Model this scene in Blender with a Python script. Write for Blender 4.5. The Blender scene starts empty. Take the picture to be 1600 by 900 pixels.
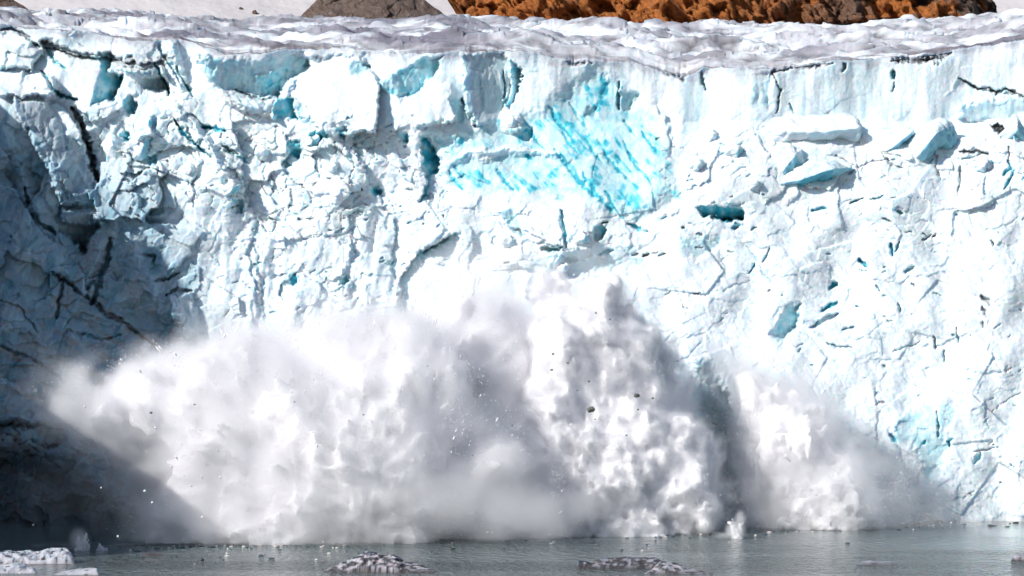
import bpy, bmesh, math, random
import numpy as np
from mathutils import Vector

scene = bpy.context.scene
# ------------------------------------------------------------------ camera, world, sun, exposure
F = 4000.0            # focal length in photo pixels (photo is 1600 px wide)
CAM_H = 25.0          # camera height over the water, metres
VH = 565.0            # photo row of the horizon
cam_data = bpy.data.cameras.new('camera')
cam = bpy.data.objects.new('camera', cam_data)
scene.collection.objects.link(cam)
cam.location = (0, 0, CAM_H)
cam.rotation_euler = (math.pi / 2, 0, 0)
cam_data.sensor_width = 36
cam_data.lens = 36 * F / 1600
cam_data.shift_y = (VH - 450) / 1600
cam_data.clip_end = 6000
scene.camera = cam

SUN_AZ, SUN_EL = math.radians(50), math.radians(30)   # azimuth from straight behind the camera, towards the left
TO_SUN = Vector((-math.sin(SUN_AZ) * math.cos(SUN_EL), -math.cos(SUN_AZ) * math.cos(SUN_EL), math.sin(SUN_EL)))
world = bpy.data.worlds.new('World')
scene.world = world
world.use_nodes = True
wn = world.node_tree
sky = wn.nodes.new('ShaderNodeTexSky')
sky.sky_type = 'NISHITA'
sky.sun_disc = False
sky.ozone_density = 2.5
sky.sun_elevation = SUN_EL
sky.sun_rotation = math.atan2(TO_SUN.x, TO_SUN.y)
wn.links.new(sky.outputs[0], wn.nodes['Background'].inputs[0])
wn.nodes['Background'].inputs[1].default_value = 0.075
sun_data = bpy.data.lights.new('sun', 'SUN')
sun_data.energy = 4.6
sun_data.angle = math.radians(0.5)
sun_data.color = (1.0, 0.965, 0.92)
sun = bpy.data.objects.new('sun', sun_data)
scene.collection.objects.link(sun)
sun.rotation_euler = (-TO_SUN).to_track_quat('-Z', 'Y').to_euler()
scene.view_settings.view_transform = 'Standard'
scene.view_settings.look = 'None'
scene.view_settings.exposure = 0.27
scene.view_settings.gamma = 1.0
scene.cycles.use_denoising = True
scene.cycles.volume_bounces = 16
scene.cycles.max_bounces = 18
scene.cycles.diffuse_bounces = 4
scene.cycles.transparent_max_bounces = 128

# ------------------------------------------------------------------ helpers
def PX(u, Y): return (u - 800.0) * Y / F
def PZ(v, Y): return CAM_H + (VH - v) * Y / F

def hashf(ix, iy, iz, seed):
    h = (ix.astype(np.int64) * 374761393 + iy.astype(np.int64) * 668265263 + iz.astype(np.int64) * 2147483647 + seed * 1274126177) & 0xFFFFFFFF
    h = ((h ^ (h >> 13)) * 1103515245) & 0xFFFFFFFF
    h = ((h ^ (h >> 15)) * 2246822519) & 0xFFFFFFFF
    h ^= h >> 16
    return (h & 0xFFFFFF).astype(np.float32) / 16777216.0

def gnoise(x, y, seed=0):
    x0 = np.floor(x); y0 = np.floor(y)
    fx = (x - x0).astype(np.float32); fy = (y - y0).astype(np.float32)
    ix = x0.astype(np.int64); iy = y0.astype(np.int64); z = np.zeros(1, np.int64)
    sx = fx * fx * fx * (fx * (fx * 6 - 15) + 10); sy = fy * fy * fy * (fy * (fy * 6 - 15) + 10)
    def g(dx, dy):
        a = hashf(ix + dx, iy + dy, z, seed) * (2 * math.pi)
        return np.cos(a) * (fx - dx) + np.sin(a) * (fy - dy)
    a = g(0, 0); b = g(1, 0); c = g(0, 1); d = g(1, 1)
    t = a + (b - a) * sx
    return (t + ((c + (d - c) * sx) - t) * sy) * 1.5

def fbm(x, y, octv=4, seed=0, gain=0.5):
    r = 0; a = 1.0; n = 0
    for k in range(octv):
        r = r + a * gnoise(x * 2.03 ** k + 17.3 * k, y * 2.03 ** k - 9.1 * k, seed + k * 7)
        n += a; a *= gain
    return r / n * 1.4

def billow(x, y, octv=3, seed=0):
    r = 0; a = 1.0; n = 0
    for k in range(octv):
        r = r + a * np.abs(gnoise(x * 2.1 ** k + 5.3 * k, y * 2.1 ** k, seed + k * 5)); n += a; a *= 0.5
    return r / n

def chunks(x, y, seed=0, tilt=1.0):
    """Faceted broken-block relief: every cell is a randomly tilted plane. Returns depth, edge distance, cell random."""
    ix = np.floor(x).astype(np.int64); iy = np.floor(y).astype(np.int64); z = np.zeros(1, np.int64)
    best = np.full(x.shape, 9.0, np.float32); sec = best.copy(); val = np.zeros(x.shape, np.float32); rnd = val.copy()
    for dx in (-1, 0, 1):
        for dy in (-1, 0, 1):
            cx = ix + dx; cy = iy + dy
            px = cx + 0.1 + 0.8 * hashf(cx, cy, z, seed); py = cy + 0.1 + 0.8 * hashf(cx, cy, z, seed + 1)
            d = ((x - px) ** 2 + (y - py) ** 2).astype(np.float32)
            r0 = hashf(cx, cy, z, seed + 2)
            gx = (hashf(cx, cy, z, seed + 3) - 0.5) * 2 * tilt; gy = (hashf(cx, cy, z, seed + 4) - 0.5) * 2 * tilt
            v = (r0 - 0.5) + gx * (x - px) + gy * (y - py)
            m = d < best
            sec = np.where(m, best, np.minimum(sec, d))
            val = np.where(m, v, val); rnd = np.where(m, r0, rnd); best = np.where(m, d, best)
    return val.astype(np.float32), (np.sqrt(sec) - np.sqrt(best)).astype(np.float32), rnd

def sstep(a, b, x):
    t = np.clip((x - a) / (b - a), 0, 1)
    return t * t * (3 - 2 * t)

def mesh_from_grid(name, P, cols=None, mats=(), wrap=False):
    """P: rows x cols x 3 array -> smooth quad mesh."""
    R, Cc = P.shape[:2]
    me = bpy.data.meshes.new(name)
    me.vertices.add(R * Cc)
    me.vertices.foreach_set('co', P.reshape(-1).astype(np.float32))
    idx = np.arange(R * Cc).reshape(R, Cc)
    q = np.stack([idx[:-1, :-1], idx[1:, :-1], idx[1:, 1:], idx[:-1, 1:]], -1).reshape(-1, 4)
    me.loops.add(q.size); me.loops.foreach_set('vertex_index', q.reshape(-1).astype(np.int32))
    me.polygons.add(len(q)); me.polygons.foreach_set('loop_start', (np.arange(len(q)) * 4).astype(np.int32))
    me.update(calc_edges=True)
    me.polygons.foreach_set('use_smooth', np.ones(len(q), bool))
    if cols is not None:
        a = me.color_attributes.new('tint', 'FLOAT_COLOR', 'POINT')
        c = np.ones((R * Cc, 4), np.float32); c[:, :3] = cols.reshape(-1, 3)
        a.data.foreach_set('color', c.reshape(-1))
    for m in mats: me.materials.append(m)
    return me

def link(name, data, parent=None, label=None, category=None, group=None, kind=None):
    o = bpy.data.objects.new(name, data)
    scene.collection.objects.link(o)
    if parent: o.parent = parent
    if label: o['label'] = label
    if category: o['category'] = category
    if group: o['group'] = group
    if kind: o['kind'] = kind
    return o

# ------------------------------------------------------------------ materials
class NT:
    def __init__(self, name):
        self.m = bpy.data.materials.new(name); self.m.use_nodes = True
        self.t = self.m.node_tree; self.n = self.t.nodes; self.b = self.n['Principled BSDF']
    def new(self, ty, **kw):
        x = self.n.new(ty)
        for k, v in kw.items(): setattr(x, k, v)
        return x
    def ln(self, a, b): self.t.links.new(a, b)
    def noise(self, scale, detail=4, rough=0.55, mapping=None, dist=0):
        tc = self.new('ShaderNodeTexCoord'); x = self.new('ShaderNodeTexNoise')
        x.inputs['Scale'].default_value = scale; x.inputs['Detail'].default_value = detail
        x.inputs['Roughness'].default_value = rough; x.inputs['Distortion'].default_value = dist
        src = tc.outputs['Object']
        if mapping:
            mp = self.new('ShaderNodeMapping'); mp.inputs['Scale'].default_value = mapping[0]
            if len(mapping) > 1: mp.inputs['Rotation'].default_value = mapping[1]
            self.ln(src, mp.inputs[0]); src = mp.outputs[0]
        self.ln(src, x.inputs['Vector']); return x.outputs['Fac']
    def bump(self, h, dist, strength=1.0, prev=None):
        x = self.new('ShaderNodeBump'); x.inputs['Distance'].default_value = dist; x.inputs['Strength'].default_value = strength
        self.ln(h, x.inputs['Height'])
        if prev: self.ln(prev, x.inputs['Normal'])
        return x.outputs[0]
    def ramp(self, f, stops):
        x = self.new('ShaderNodeValToRGB'); e = x.color_ramp.elements
        while len(e) < len(stops): e.new(0.5)
        for k, (p, c) in enumerate(stops):
            e[k].position = p; e[k].color = tuple(c) + (1,) if len(c) == 3 else c
        self.ln(f, x.inputs[0]); return x.outputs[0]
    def mix(self, a, b, f, mode='MIX'):
        x = self.new('ShaderNodeMix', data_type='RGBA', blend_type=mode)
        for s, v in ((x.inputs[6], a), (x.inputs[7], b), (x.inputs[0], f)):
            if isinstance(v, (int, float)): s.default_value = v
            elif isinstance(v, tuple): s.default_value = v + (1,)
            else: self.ln(v, s)
        return x.outputs[2]

def ice_material(name, rough=0.55, fine=1.0):
    m = NT(name)
    at = m.new('ShaderNodeAttribute', attribute_name='tint')
    n1 = m.noise(1.6, 6, 0.6); n2 = m.noise(6.0, 3, 0.6)
    c = m.mix(at.outputs['Color'], m.ramp(n1, [(0.3, (0.86, 0.9, 0.92)), (0.65, (1, 1, 1))]), 1.0, 'MULTIPLY')
    m.ln(c, m.b.inputs['Base Color'])
    m.b.inputs['Roughness'].default_value = rough
    m.b.inputs['Specular IOR Level'].default_value = 0.25
    m.b.inputs['Subsurface Weight'].default_value = 0.6
    m.b.inputs['Subsurface Radius'].default_value = (0.12, 0.62, 1.0)
    m.b.inputs['Subsurface Scale'].default_value = 1.5
    b = m.bump(n1, 0.13 * fine); b = m.bump(n2, 0.08 * fine, 1.0, b)
    m.ln(b, m.b.inputs['Normal'])
    return m.m
M_ICE = ice_material('glacier_ice')

# ------------------------------------------------------------------ the glacier front and its top, one sheet
STEP = 1.5
cols_u = np.arange(-190, 1790 + STEP, STEP).astype(np.float32)
EDGE = [(-190, 30), (0, 38), (40, 44), (90, 47), (140, 50), (190, 62), (240, 66), (268, 60), (300, 66), (350, 84), (400, 84), (440, 78), (530, 76),
        (600, 82), (640, 84), (700, 82), (760, 80), (820, 80), (870, 92), (900, 96), (930, 96), (985, 98), (1020, 106), (1050, 114), (1080, 117), (1100, 104),
        (1140, 106), (1200, 108), (1260, 101), (1310, 95), (1360, 92), (1400, 88), (1450, 86), (1480, 80), (1530, 72), (1600, 64), (1790, 58)]
ev = np.interp(cols_u, [e[0] for e in EDGE], [e[1] for e in EDGE]) + 3.5 * fbm(cols_u / 22, cols_u * 0 + 3.3, 4, 5) + .8 * fbm(cols_u / 6, cols_u * 0 + 1.3, 2, 6)
NROW = 500
VB = 845.0
tt = np.linspace(0, 1, NROW)[:, None]
V = (VB + (ev[None, :] - VB) * tt).astype(np.float32)       # bottom row first
U = np.broadcast_to(cols_u[None, :], V.shape).astype(np.float32)
U0, V0 = U, V
# warped drawing coordinates make every drawn edge ragged
Uw = U + 7 * fbm(U / 30, V / 30, 4, 11) + 2.5 * fbm(U / 7, V / 7, 2, 13)
Vw = V + 7 * fbm(U / 30, V / 30, 4, 12) + 2.5 * fbm(U / 7, V / 7, 2, 14)
S = 0.1
D = np.zeros_like(U); BL = np.zeros_like(U); DIRT_DARK = np.zeros_like(U); GR = np.zeros_like(U)

def box(pts, pad):
    p = np.array(pts, float)
    x0, y0 = p.min(0) - pad; x1, y1 = p.max(0) + pad
    c0 = int(max(0, (x0 - cols_u[0]) / STEP)); c1 = int(min(len(cols_u), (x1 - cols_u[0]) / STEP + 2))
    if c1 <= c0: return None
    sub = V[:, c0:c1]
    rr = np.where(((sub >= y0) & (sub <= y1)).any(1))[0]
    if not len(rr): return None
    return (slice(rr[0], rr[-1] + 1), slice(c0, c1))

def orient(pts):
    dx, dy = pts[-1][0] - pts[0][0], pts[-1][1] - pts[0][1]
    return pts[::-1] if dy > abs(dx) * .8 else pts

def seg_dist(x, y, pts):
    """distance, side (+ to the right of the path direction as seen on the photo), parameter along."""
    best = np.full(x.shape, 1e9, np.float32); side = np.zeros(x.shape, np.float32); par = np.zeros(x.shape, np.float32)
    n = len(pts) - 1
    for k in range(n):
        ax, ay = pts[k]; bx, by = pts[k + 1]
        dx, dy = bx - ax, by - ay; L2 = dx * dx + dy * dy + 1e-6
        t = np.clip(((x - ax) * dx + (y - ay) * dy) / L2, 0, 1)
        qx = x - ax - t * dx; qy = y - ay - t * dy
        d = np.sqrt(qx * qx + qy * qy)
        m = d < best
        cr = dx * (y - ay) - dy * (x - ax)      # image y down: >0 is right-hand side when walking
        side = np.where(m, np.sign(cr), side); par = np.where(m, (k + t) / n, par); best = np.where(m, d, best)
    return best, side, par

def inside(x, y, pts):
    c = np.zeros(x.shape, bool); n = len(pts)
    for k in range(n):
        x1, y1 = pts[k]; x2, y2 = pts[(k + 1) % n]
        if y1 == y2: continue
        cond = ((y1 > y) != (y2 > y)) & (x < (x2 - x1) * (y - y1) / (y2 - y1) + x1)
        c ^= cond
    return c

def plate(pts, dd=0.0, gx=0.0, gz=0.0, soft=2.5, blue=0.0, dirt_dark=0.0, grey=0.0, streak=None, flat=0.0):
    s = box(pts, 20)
    if s is None: return
    x, y = Uw[s], Vw[s]
    d, _, _ = seg_dist(x, y, list(pts) + [pts[0]])
    sd = np.where(inside(x, y, pts), d, -d)
    m = sstep(-soft, soft, sd)
    cx, cy = np.mean([p[0] for p in pts]), np.mean([p[1] for p in pts])
    add = dd + gx * (U[s] - cx) * S + gz * (cy - V[s]) * S
    D[s] += m * (add + (.32 * fbm(U[s] / 12, V[s] / 26, 3, 75) + .2 * chunks(U[s] / 16, V[s] / 22, 76)[0] if gx > .35 else 0))
    if flat:
        pass
    t = m
    if streak is not None:
        ang, ln, wd, thr = streak
        ca, sa = math.cos(ang), math.sin(ang)
        a = (U[s] * ca + V[s] * sa) / ln; b = (-U[s] * sa + V[s] * ca) / wd
        t = m * sstep(thr, thr + 0.3, fbm(a, b, 3, 71) * .7 + .6 * fbm(a * .6 + 3, b * .4, 2, 72)) * sstep(-.35, .25, fbm(U[s] / 42, V[s] / 30, 3, 73))
    BL[s] = np.maximum(BL[s], t * blue) if blue >= 0 else BL[s] * (1 + t * blue)
    DIRT_DARK[s] = np.maximum(DIRT_DARK[s], t * dirt_dark); GR[s] = np.maximum(GR[s], t * grey)

def crack(pts, w=3.0, dd=1.5, blue=0.0, dirt_dark=0.0, grey=0.0):
    s = box(pts, w + 12)
    if s is None: return
    d, _, p = seg_dist(Uw[s] * .5 + U[s] * .5, Vw[s] * .5 + V[s] * .5, pts)
    ww = w * (0.35 + 1.3 * np.sqrt(np.clip(p * (1 - p), 0, 1)) * np.clip(0.75 + 1.1 * fbm(U[s] / 10, V[s] / 10, 2, 33), .12, 2))
    m = sstep(1.0, 0.35, d / np.maximum(ww, .3))
    D[s] += m * dd
    dirt_dark = dirt_dark * np.clip(.62 + .9 * fbm(U[s] / 11, V[s] / 11, 2, 35), .1, 1)
    BL[s] = np.maximum(BL[s], m * blue); DIRT_DARK[s] = np.maximum(DIRT_DARK[s], m * dirt_dark); GR[s] = np.maximum(GR[s], m * grey)

def stepd(pts, h, fall=40.0, blue=0.0, bw=10.0):
    """ground to the right-hand side of the path drops back by h metres and recovers over fall px."""
    pts = orient(pts)
    s = box(pts, fall * 3)
    if s is None: return
    d, sg, p = seg_dist(Uw[s], Vw[s], pts)
    end = sstep(0, 0.12, p) * sstep(1, 0.88, p)
    sd = d * sg
    m = np.where(sd > 0, np.exp(-np.maximum(sd, 0) / fall), 0) * end * sstep(-1.0, 1.5, sd)
    D[s] += h * m
    if blue: BL[s] = np.maximum(BL[s], blue * sstep(-1, 2, sd) * sstep(bw, bw * .3, sd) * end)

def ridge(pts, h, wl=20.0, wr=8.0):
    """a ridge that stands h metres forward: wide flank on the left of the path, steep flank on the right."""
    pts = orient(pts)
    s = box(pts, max(wl, wr) + 15)
    if s is None: return
    d, sg, p = seg_dist(Uw[s], Vw[s], pts)
    w = np.where(sg > 0, wr, wl)
    end = np.minimum(1, 4 * np.minimum(p, 1 - p) + 0.15)
    D[s] -= h * np.clip(1 - d / w, 0, 1) * end

# --- large relief
Hh = (815 - V) * S                                             # height over the water, metres
right = sstep(620, 1080, U)
left = sstep(520, 120, U)
slope = np.interp(V.ravel(), [60, 190, 235, 300, 500, 815, 845], [24, 22.5, 17, 13.5, 8, 0, -2]).reshape(V.shape)
wall = np.interp(V.ravel(), [60, 100, 200, 400, 815, 845], [20, 19.5, 16, 11, 1, 0]).reshape(V.shape)
D += slope * right + wall * (1 - right)
D += -14 * sstep(430, -150, U) ** 1.2 * sstep(40, 500, V)
D += 3.0 * fbm(U / 210, V / 260, 3, 21) + (1.1 - .3 * right) * fbm(U / 80, V / 110, 2, 22)
D += (.55 + .5 * left) * chunks((U + .5 * V) / 120, (V - .35 * U) / 90, 23, 1.1)[0] * sstep(190, 260, V)
# rubble: zones of broken blocks
def zone(cx, cy, rx, ry):
    return np.exp(-(((U - cx) / rx) ** 2 + ((V - cy) / ry) ** 2) ** 1.5)
rub = np.clip(zone(490, 262, 190, 80) + zone(245, 235, 120, 85) + .45 * zone(470, 400, 170, 90) + 0.6 * zone(820, 380, 150, 50) + 0.75 * zone(1420, 270, 330, 75) + .5 * zone(1180, 240, 110, 60) + 0.14 * right * sstep(260, 330, V), 0, 1)
xw = U + 14 * fbm(U / 45, V / 45, 3, 41); yw = V + 14 * fbm(U / 45, V / 45, 3, 42)
c1, e1, r1 = chunks(xw / 62, yw / 48, 51, 1.1)
c2, e2, r2 = chunks((xw + .4 * yw) / 27, (yw - .2 * xw) / 19, 57, 1.2)
c3, e3, r3 = chunks(xw / 11, yw / 8, 61, 1.2)
D += rub * (1 - .45 * right) * (1.9 * c1 + 0.6 * c2 + 0.12 * c3)
D += (1 - rub) * (0.5 * c1 * (0.2 + left) + 0.10 * c2 * (V > 200))
D += rub * 0.7 * sstep(0.07, 0.0, e2) * (r2 > .7) * (1 - right * .6)
mid = sstep(300, 360, U) * sstep(700, 600, U) * sstep(280, 380, V)
D += mid * (.9 * fbm(U / 38 + .004 * V, V / 190, 3, 83) + .14 * fbm(U / 26, V / 40, 3, 84))
D += sstep(330, 215, U) * sstep(140, 260, V) * (2.6 * chunks((xw + .5 * yw) / 70, (yw - .5 * xw) / 120, 85, .9)[0] + 1.2 * (billow((U + .5 * V) / 40, (V - .5 * U) / 90, 3, 86)) + .5 * c2)
# compact wall near the rim: vertical flutes
fl = sstep(215, 150, V) * sstep(560, 640, U) + 0.5 * sstep(330, 160, V) * sstep(560, 640, U)
D += 0.30 * np.clip(fl, 0, 1) * fbm(U / 30, V / 130, 3, 81) + 0.03 * fbm(U / 5, V / 40, 2, 82) * np.clip(fl, 0, 1)
# snow-smooth slope at the right with faint diagonal grooves
gg = right * sstep(280, 380, V)
D += gg * (0.26 * fbm((U + V) / 60, (V - U) / 22, 4, 91) + 0.07 * billow((U + .7 * V) / 16, (V - .7 * U) / 9, 2, 95))
D += (0.09 - .045 * right) * fbm(U / 9, V / 9, 3, 97) + 0.03 * fbm(U / 4, V / 4, 2, 98)
DPLAIN = D.copy()

# --- drawn relief, read off the photograph feature by feature
exec_features = None
# left: upper tier and its dirty ledge
plate([(60, 64), (120, 78), (180, 88), (240, 94), (262, 86), (275, 96), (240, 104), (170, 98), (110, 90), (66, 74)], 0.8, 0, 1.2, 2, dirt_dark=.42)
stepd([(40, 58), (62, 72), (120, 84), (180, 92), (240, 98), (262, 92)], 2.2, 26)
crack([(0, 46), (20, 44), (35, 52), (44, 60), (62, 74)], 4, 1.6, dirt_dark=.9, blue=.3)
ridge([(265, 58), (272, 90), (283, 120), (290, 145)], 2.6, 16, 10)
stepd([(240, 62), (262, 100), (280, 130), (305, 152)], 1.8, 30, .35, 8)
plate([(148, 86), (176, 88), (172, 114), (190, 118), (180, 154), (138, 168), (150, 130), (160, 110)], 2.2, 1.7, -.4, 2, blue=.55)  # triangular shade, its blue painted on the turned-away facet
plate([(172, 90), (230, 92), (252, 106), (262, 128), (200, 108), (176, 110)], -1.4, -.3, .8, 3, dirt_dark=.22, grey=.3)
plate([(192, 109), (240, 106), (258, 128), (263, 147), (230, 139), (204, 122)], .6, .9, -1.0, 2, blue=.3, grey=.5)  # teal-grey shade under the mound painted in
crack([(240, 100), (250, 118), (261, 134), (263, 148)], 4, 1.6, dirt_dark=.5, blue=.8)
crack([(274, 104), (288, 128), (301, 152)], 3, 1.2, dirt_dark=.5, blue=.5)
plate([(308, 88), (400, 92), (470, 82), (484, 98), (452, 128), (438, 152), (400, 148), (352, 140), (322, 122)], 1.6, .55, -.7, 4, blue=.36)
plate([(400, 118), (448, 108), (440, 152), (404, 148)], .6, .5, -.6, 4, blue=.6)
crack([(368, 141), (392, 150), (412, 155), (442, 152)], 4, 1.5, dirt_dark=.8, blue=.3)
plate([(344, 140), (402, 156), (432, 156), (430, 184), (392, 176), (350, 160)], -1.5, .2, .5, 2.5, grey=.4)
plate([(436, 152), (458, 156), (462, 184), (424, 186)], .8, 1.4, -.3, 2, blue=.75)
plate([(460, 152), (476, 170), (490, 192), (462, 184)], .3, 1.0, 0, 2, blue=.35)
plate([(480, 90), (560, 86), (592, 130), (586, 202), (520, 214), (484, 188), (448, 150)], -1.2, -.25, .35, 3)
stepd([(560, 86), (592, 130), (586, 202), (540, 216)], 1.6, 16)
plate([(0, 52), (42, 62), (62, 84), (52, 112), (24, 104), (0, 108)], -1.6, .2, .6, 3)
stepd([(64, 60), (64, 84), (52, 112), (34, 108)], 2.0, 18)
crack([(70, 74), (86, 94), (104, 110)], 4, 1.6, blue=.7)
crack([(66, 112), (82, 140), (96, 150), (122, 157)], 4.5, 2, dirt_dark=.5, blue=.7)
plate([(0, 112), (60, 112), (84, 124), (84, 148), (20, 152), (0, 150)], -3.2, -.1, .8, 4)
plate([(20, 154), (76, 156), (92, 200), (118, 250), (150, 300), (148, 320), (96, 316), (66, 250), (28, 190)], -3.0, .75, .3, 4, grey=.55)
stepd([(74, 154), (100, 168), (120, 200), (136, 232), (152, 282)], 2.6, 20)
crack([(112, 168), (126, 186), (132, 210), (140, 240), (153, 284)], 9, 3.6, dirt_dark=.92)
plate([(126, 180), (138, 178), (142, 194), (132, 198)], -.8, 0, 0, 2, dirt_dark=.5)
for (x, y, r) in ((200, 165, 14), (196, 214, 11), (228, 222, 8), (172, 148, 10), (240, 190, 8), (458, 232, 14), (492, 216, 13), (505, 210, 8), (532, 206, 9), (588, 300, 9), (630, 214, 8), (372, 320, 11), (456, 436, 10), (534, 438, 8), (238, 250, 9)):
    plate([(x - r, y - r * .7), (x + r * .3, y - r), (x + r, y - r * .2), (x + r * .6, y + r), (x - r * .6, y + r * .8)], 1.2, 1.3, -.6, 2, blue=.62)
ridge([(262, 152), (296, 190), (322, 222), (350, 262), (385, 310)], 2.6, 24, 11)
crack([(272, 186), (280, 200), (302, 222), (330, 246)], 4, 2, dirt_dark=.3, blue=.9)
crack([(314, 198), (334, 200), (352, 204)], 6, 1.8, blue=.85)
crack([(348, 228), (372, 242)], 4, 1.4, dirt_dark=.8, blue=.4)
crack([(345, 232), (372, 246), (390, 256)], 2.5, .8, blue=.5)
stepd([(370, 196), (378, 250), (384, 310), (392, 328)], 1.6, 18, .3, 6)
stepd([(440, 210), (452, 240), (440, 262)], 1.8, 18, .5, 7)
stepd([(505, 212), (548, 205), (560, 245), (590, 305), (600, 330)], 1.4, 16, .3, 6)
stepd([(520, 200), (540, 226), (548, 262), (546, 300)], 1.0, 14)
# shaded lower-left cliff
stepd([(0, 262), (24, 300), (48, 338), (70, 372), (92, 380)], 2.6, 30)
ridge([(0, 190), (30, 250), (50, 310), (70, 350)], 2.5, 30, 16)
crack([(40, 292), (48, 332), (66, 350), (88, 366)], 6, 2.4, dirt_dark=.45, blue=.3)
plate([(94, 336), (150, 338), (154, 356), (130, 392), (104, 368), (92, 350)], 2.6, .6, -1.4, 3, blue=.25, dirt_dark=.25)  # hole, its dark partly painted
plate([(96, 322), (150, 330), (160, 345), (140, 352), (96, 346)], -2.2, .4, .6, 3)
ridge([(172, 366), (150, 400), (138, 440), (112, 488)], 2.8, 20, 14)
crack([(172, 372), (168, 410), (152, 452), (142, 476)], 7, 2.4, dirt_dark=.45, blue=.3)
ridge([(200, 372), (222, 420), (252, 470), (300, 520)], 1.6, 28, 18)
crack([(80, 424), (110, 446), (140, 468), (172, 492), (214, 520), (252, 548)], 5.5, 1.6, dirt_dark=.85)
crack([(100, 442), (92, 470), (88, 500)], 5, 1.6, dirt_dark=.7)
crack([(0, 540), (40, 556), (82, 582), (100, 600)], 4, 1.0, dirt_dark=.6)
crack([(0, 470), (30, 480), (60, 520)], 3, .8, dirt_dark=.4)
crack([(238, 438), (262, 436), (280, 428)], 4, 1.2, dirt_dark=.7)
crack([(222, 398), (244, 400), (240, 410)], 5, 1.2, dirt_dark=.6)
crack([(260, 462), (276, 452), (300, 456)], 5, 1.4, dirt_dark=.7)
plate([(264, 462), (300, 458), (312, 520), (290, 532), (268, 520)], -1.6, .5, 0, 3)
crack([(130, 522), (160, 530), (190, 524)], 4, 1.2, blue=.6)
stepd([(118, 520), (150, 560), (200, 590)], 1.2, 22)
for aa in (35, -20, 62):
    plate([(-60, 668), (20, 658), (100, 664), (104, 690), (70, 706), (40, 740), (-60, 760)], .9, 0, 0, 5, dirt_dark=.95, streak=(math.radians(aa), 26, 7, 0.12))
crack([(-10, 668), (30, 663), (60, 664), (100, 672)], 6, 2.0, dirt_dark=1)

# centre: the fresh scar of saturated blue ice
plate([(662, 214), (700, 226), (832, 182), (932, 108), (962, 130), (1012, 178), (1042, 258), (1052, 292), (990, 340), (880, 296), (700, 284), (664, 306)], .3, -.05, .1, 14)
plate([(690, 222), (760, 196), (835, 186), (935, 112), (975, 142), (1012, 182), (1044, 262), (1060, 300), (1000, 344), (930, 318), (840, 300), (760, 300), (700, 286)], 0, 0, 0, 18, blue=.40)
plate([(680, 215), (760, 190), (835, 180), (935, 104), (985, 140), (1020, 182), (1054, 262), (1066, 306), (1000, 350), (930, 325), (840, 305), (760, 306), (690, 290)], 0, 0, 0, 14, blue=.66, streak=(math.radians(50), 95, 11, -0.16))
plate([(700, 255), (860, 235), (900, 262), (860, 300), (740, 300), (696, 284)], 0, 0, 0, 8, blue=.36)
plate([(830, 196), (930, 120), (985, 160), (1010, 200), (1036, 262), (1036, 300), (990, 330), (930, 300), (860, 250)], 0, 0, 0, 6, blue=1.0, streak=(math.radians(51), 75, 6.5, -0.06))
plate([(700, 240), (860, 236), (930, 262), (985, 326), (900, 296), (760, 300), (700, 284)], 0, 0, 0, 6, blue=.95, streak=(math.radians(40), 55, 7.5, 0.0))
plate([(925, 128), (946, 116), (950, 150), (934, 162), (920, 156)], .2, .2, 0, 4, blue=.7)
plate([(816, 198), (832, 202), (826, 218), (808, 220)], .8, .8, -.4, 2, blue=.85)
for (x, y, L_, w) in ((838, 215, 26, 5), (880, 196, 36, 6), (868, 182, 26, 4), (905, 182, 30, 5), (890, 222, 24, 5), (958, 252, 50, 7), (1000, 262, 36, 5), (985, 238, 24, 5), (928, 236, 26, 5), (790, 282, 26, 6), (902, 272, 52, 9), (934, 300, 44, 9), (880, 250, 30, 6), (1016, 222, 24, 5), (985, 200, 18, 5), (960, 320, 30, 6), (718, 268, 16, 6), (712, 282, 22, 5)):
    L_ *= 1.7; dx, dy = L_ * .60, L_ * .80
    crack([(x - dx * .5, y - dy * .5), (x - 2, y + 2), (x + dx * .5, y + dy * .5)], w * .8, .3, blue=1.0)
crack([(966, 128), (968, 150), (969, 172)], 4, 1.4, blue=.9, dirt_dark=.3)
plate([(915, 160), (935, 165), (930, 185), (912, 182)], .6, .6, -.4, 3, blue=.6, grey=.6)
plate([(966, 132), (1000, 150), (985, 172), (968, 172)], .6, .6, -.4, 4, blue=.45, grey=.5)
ridge([(690, 262), (730, 240), (780, 234), (850, 234), (900, 246)], 1.5, 8, 14)
plate([(720, 238), (780, 228), (860, 230), (880, 238), (800, 242), (740, 250)], 0, 0, 0, 4, blue=-.95)
plate([(659, 212), (674, 226), (688, 250), (686, 272), (668, 282), (661, 268)], 2.0, 2.3, 0, 1.5, blue=.85)  # shaded strip, teal painted over the carved side
stepd([(658, 208), (660, 250), (664, 286), (656, 318)], 2.6, 26, .7, 9)
plate([(590, 130), (626, 108), (656, 92), (690, 88), (682, 120), (656, 140), (626, 154), (602, 142)], 1.4, .9, -.5, 3, blue=.5)  # bluish shade painted into the recess
plate([(542, 98), (568, 92), (578, 104), (562, 122), (548, 112)], .8, .9, -.4, 3, blue=.4)
plate([(625, 150), (680, 125), (704, 130), (712, 186), (650, 196)], -1.0, -.3, .4, 3)
plate([(721, 84), (792, 82), (802, 130), (790, 172), (768, 196), (736, 196), (725, 150)], -.4, .72, .1, 2, blue=.2, grey=.35)  # column side facing right, shade tint painted on
plate([(797, 94), (815, 114), (812, 138), (799, 168), (786, 156), (800, 124)], 1.6, 2.2, 0, 1.5, blue=.5)  # dark blue shade strip, carved and painted
crack([(785, 110), (790, 135), (786, 150), (798, 170)], 3, 1, blue=.5, dirt_dark=.2)
crack([(722, 154), (732, 176), (742, 198)], 4, 1.4, blue=.6)
plate([(706, 160), (722, 152), (728, 190), (714, 196)], .5, .8, 0, 2, blue=.4)  # narrow shaded facet tinted blue
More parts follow.
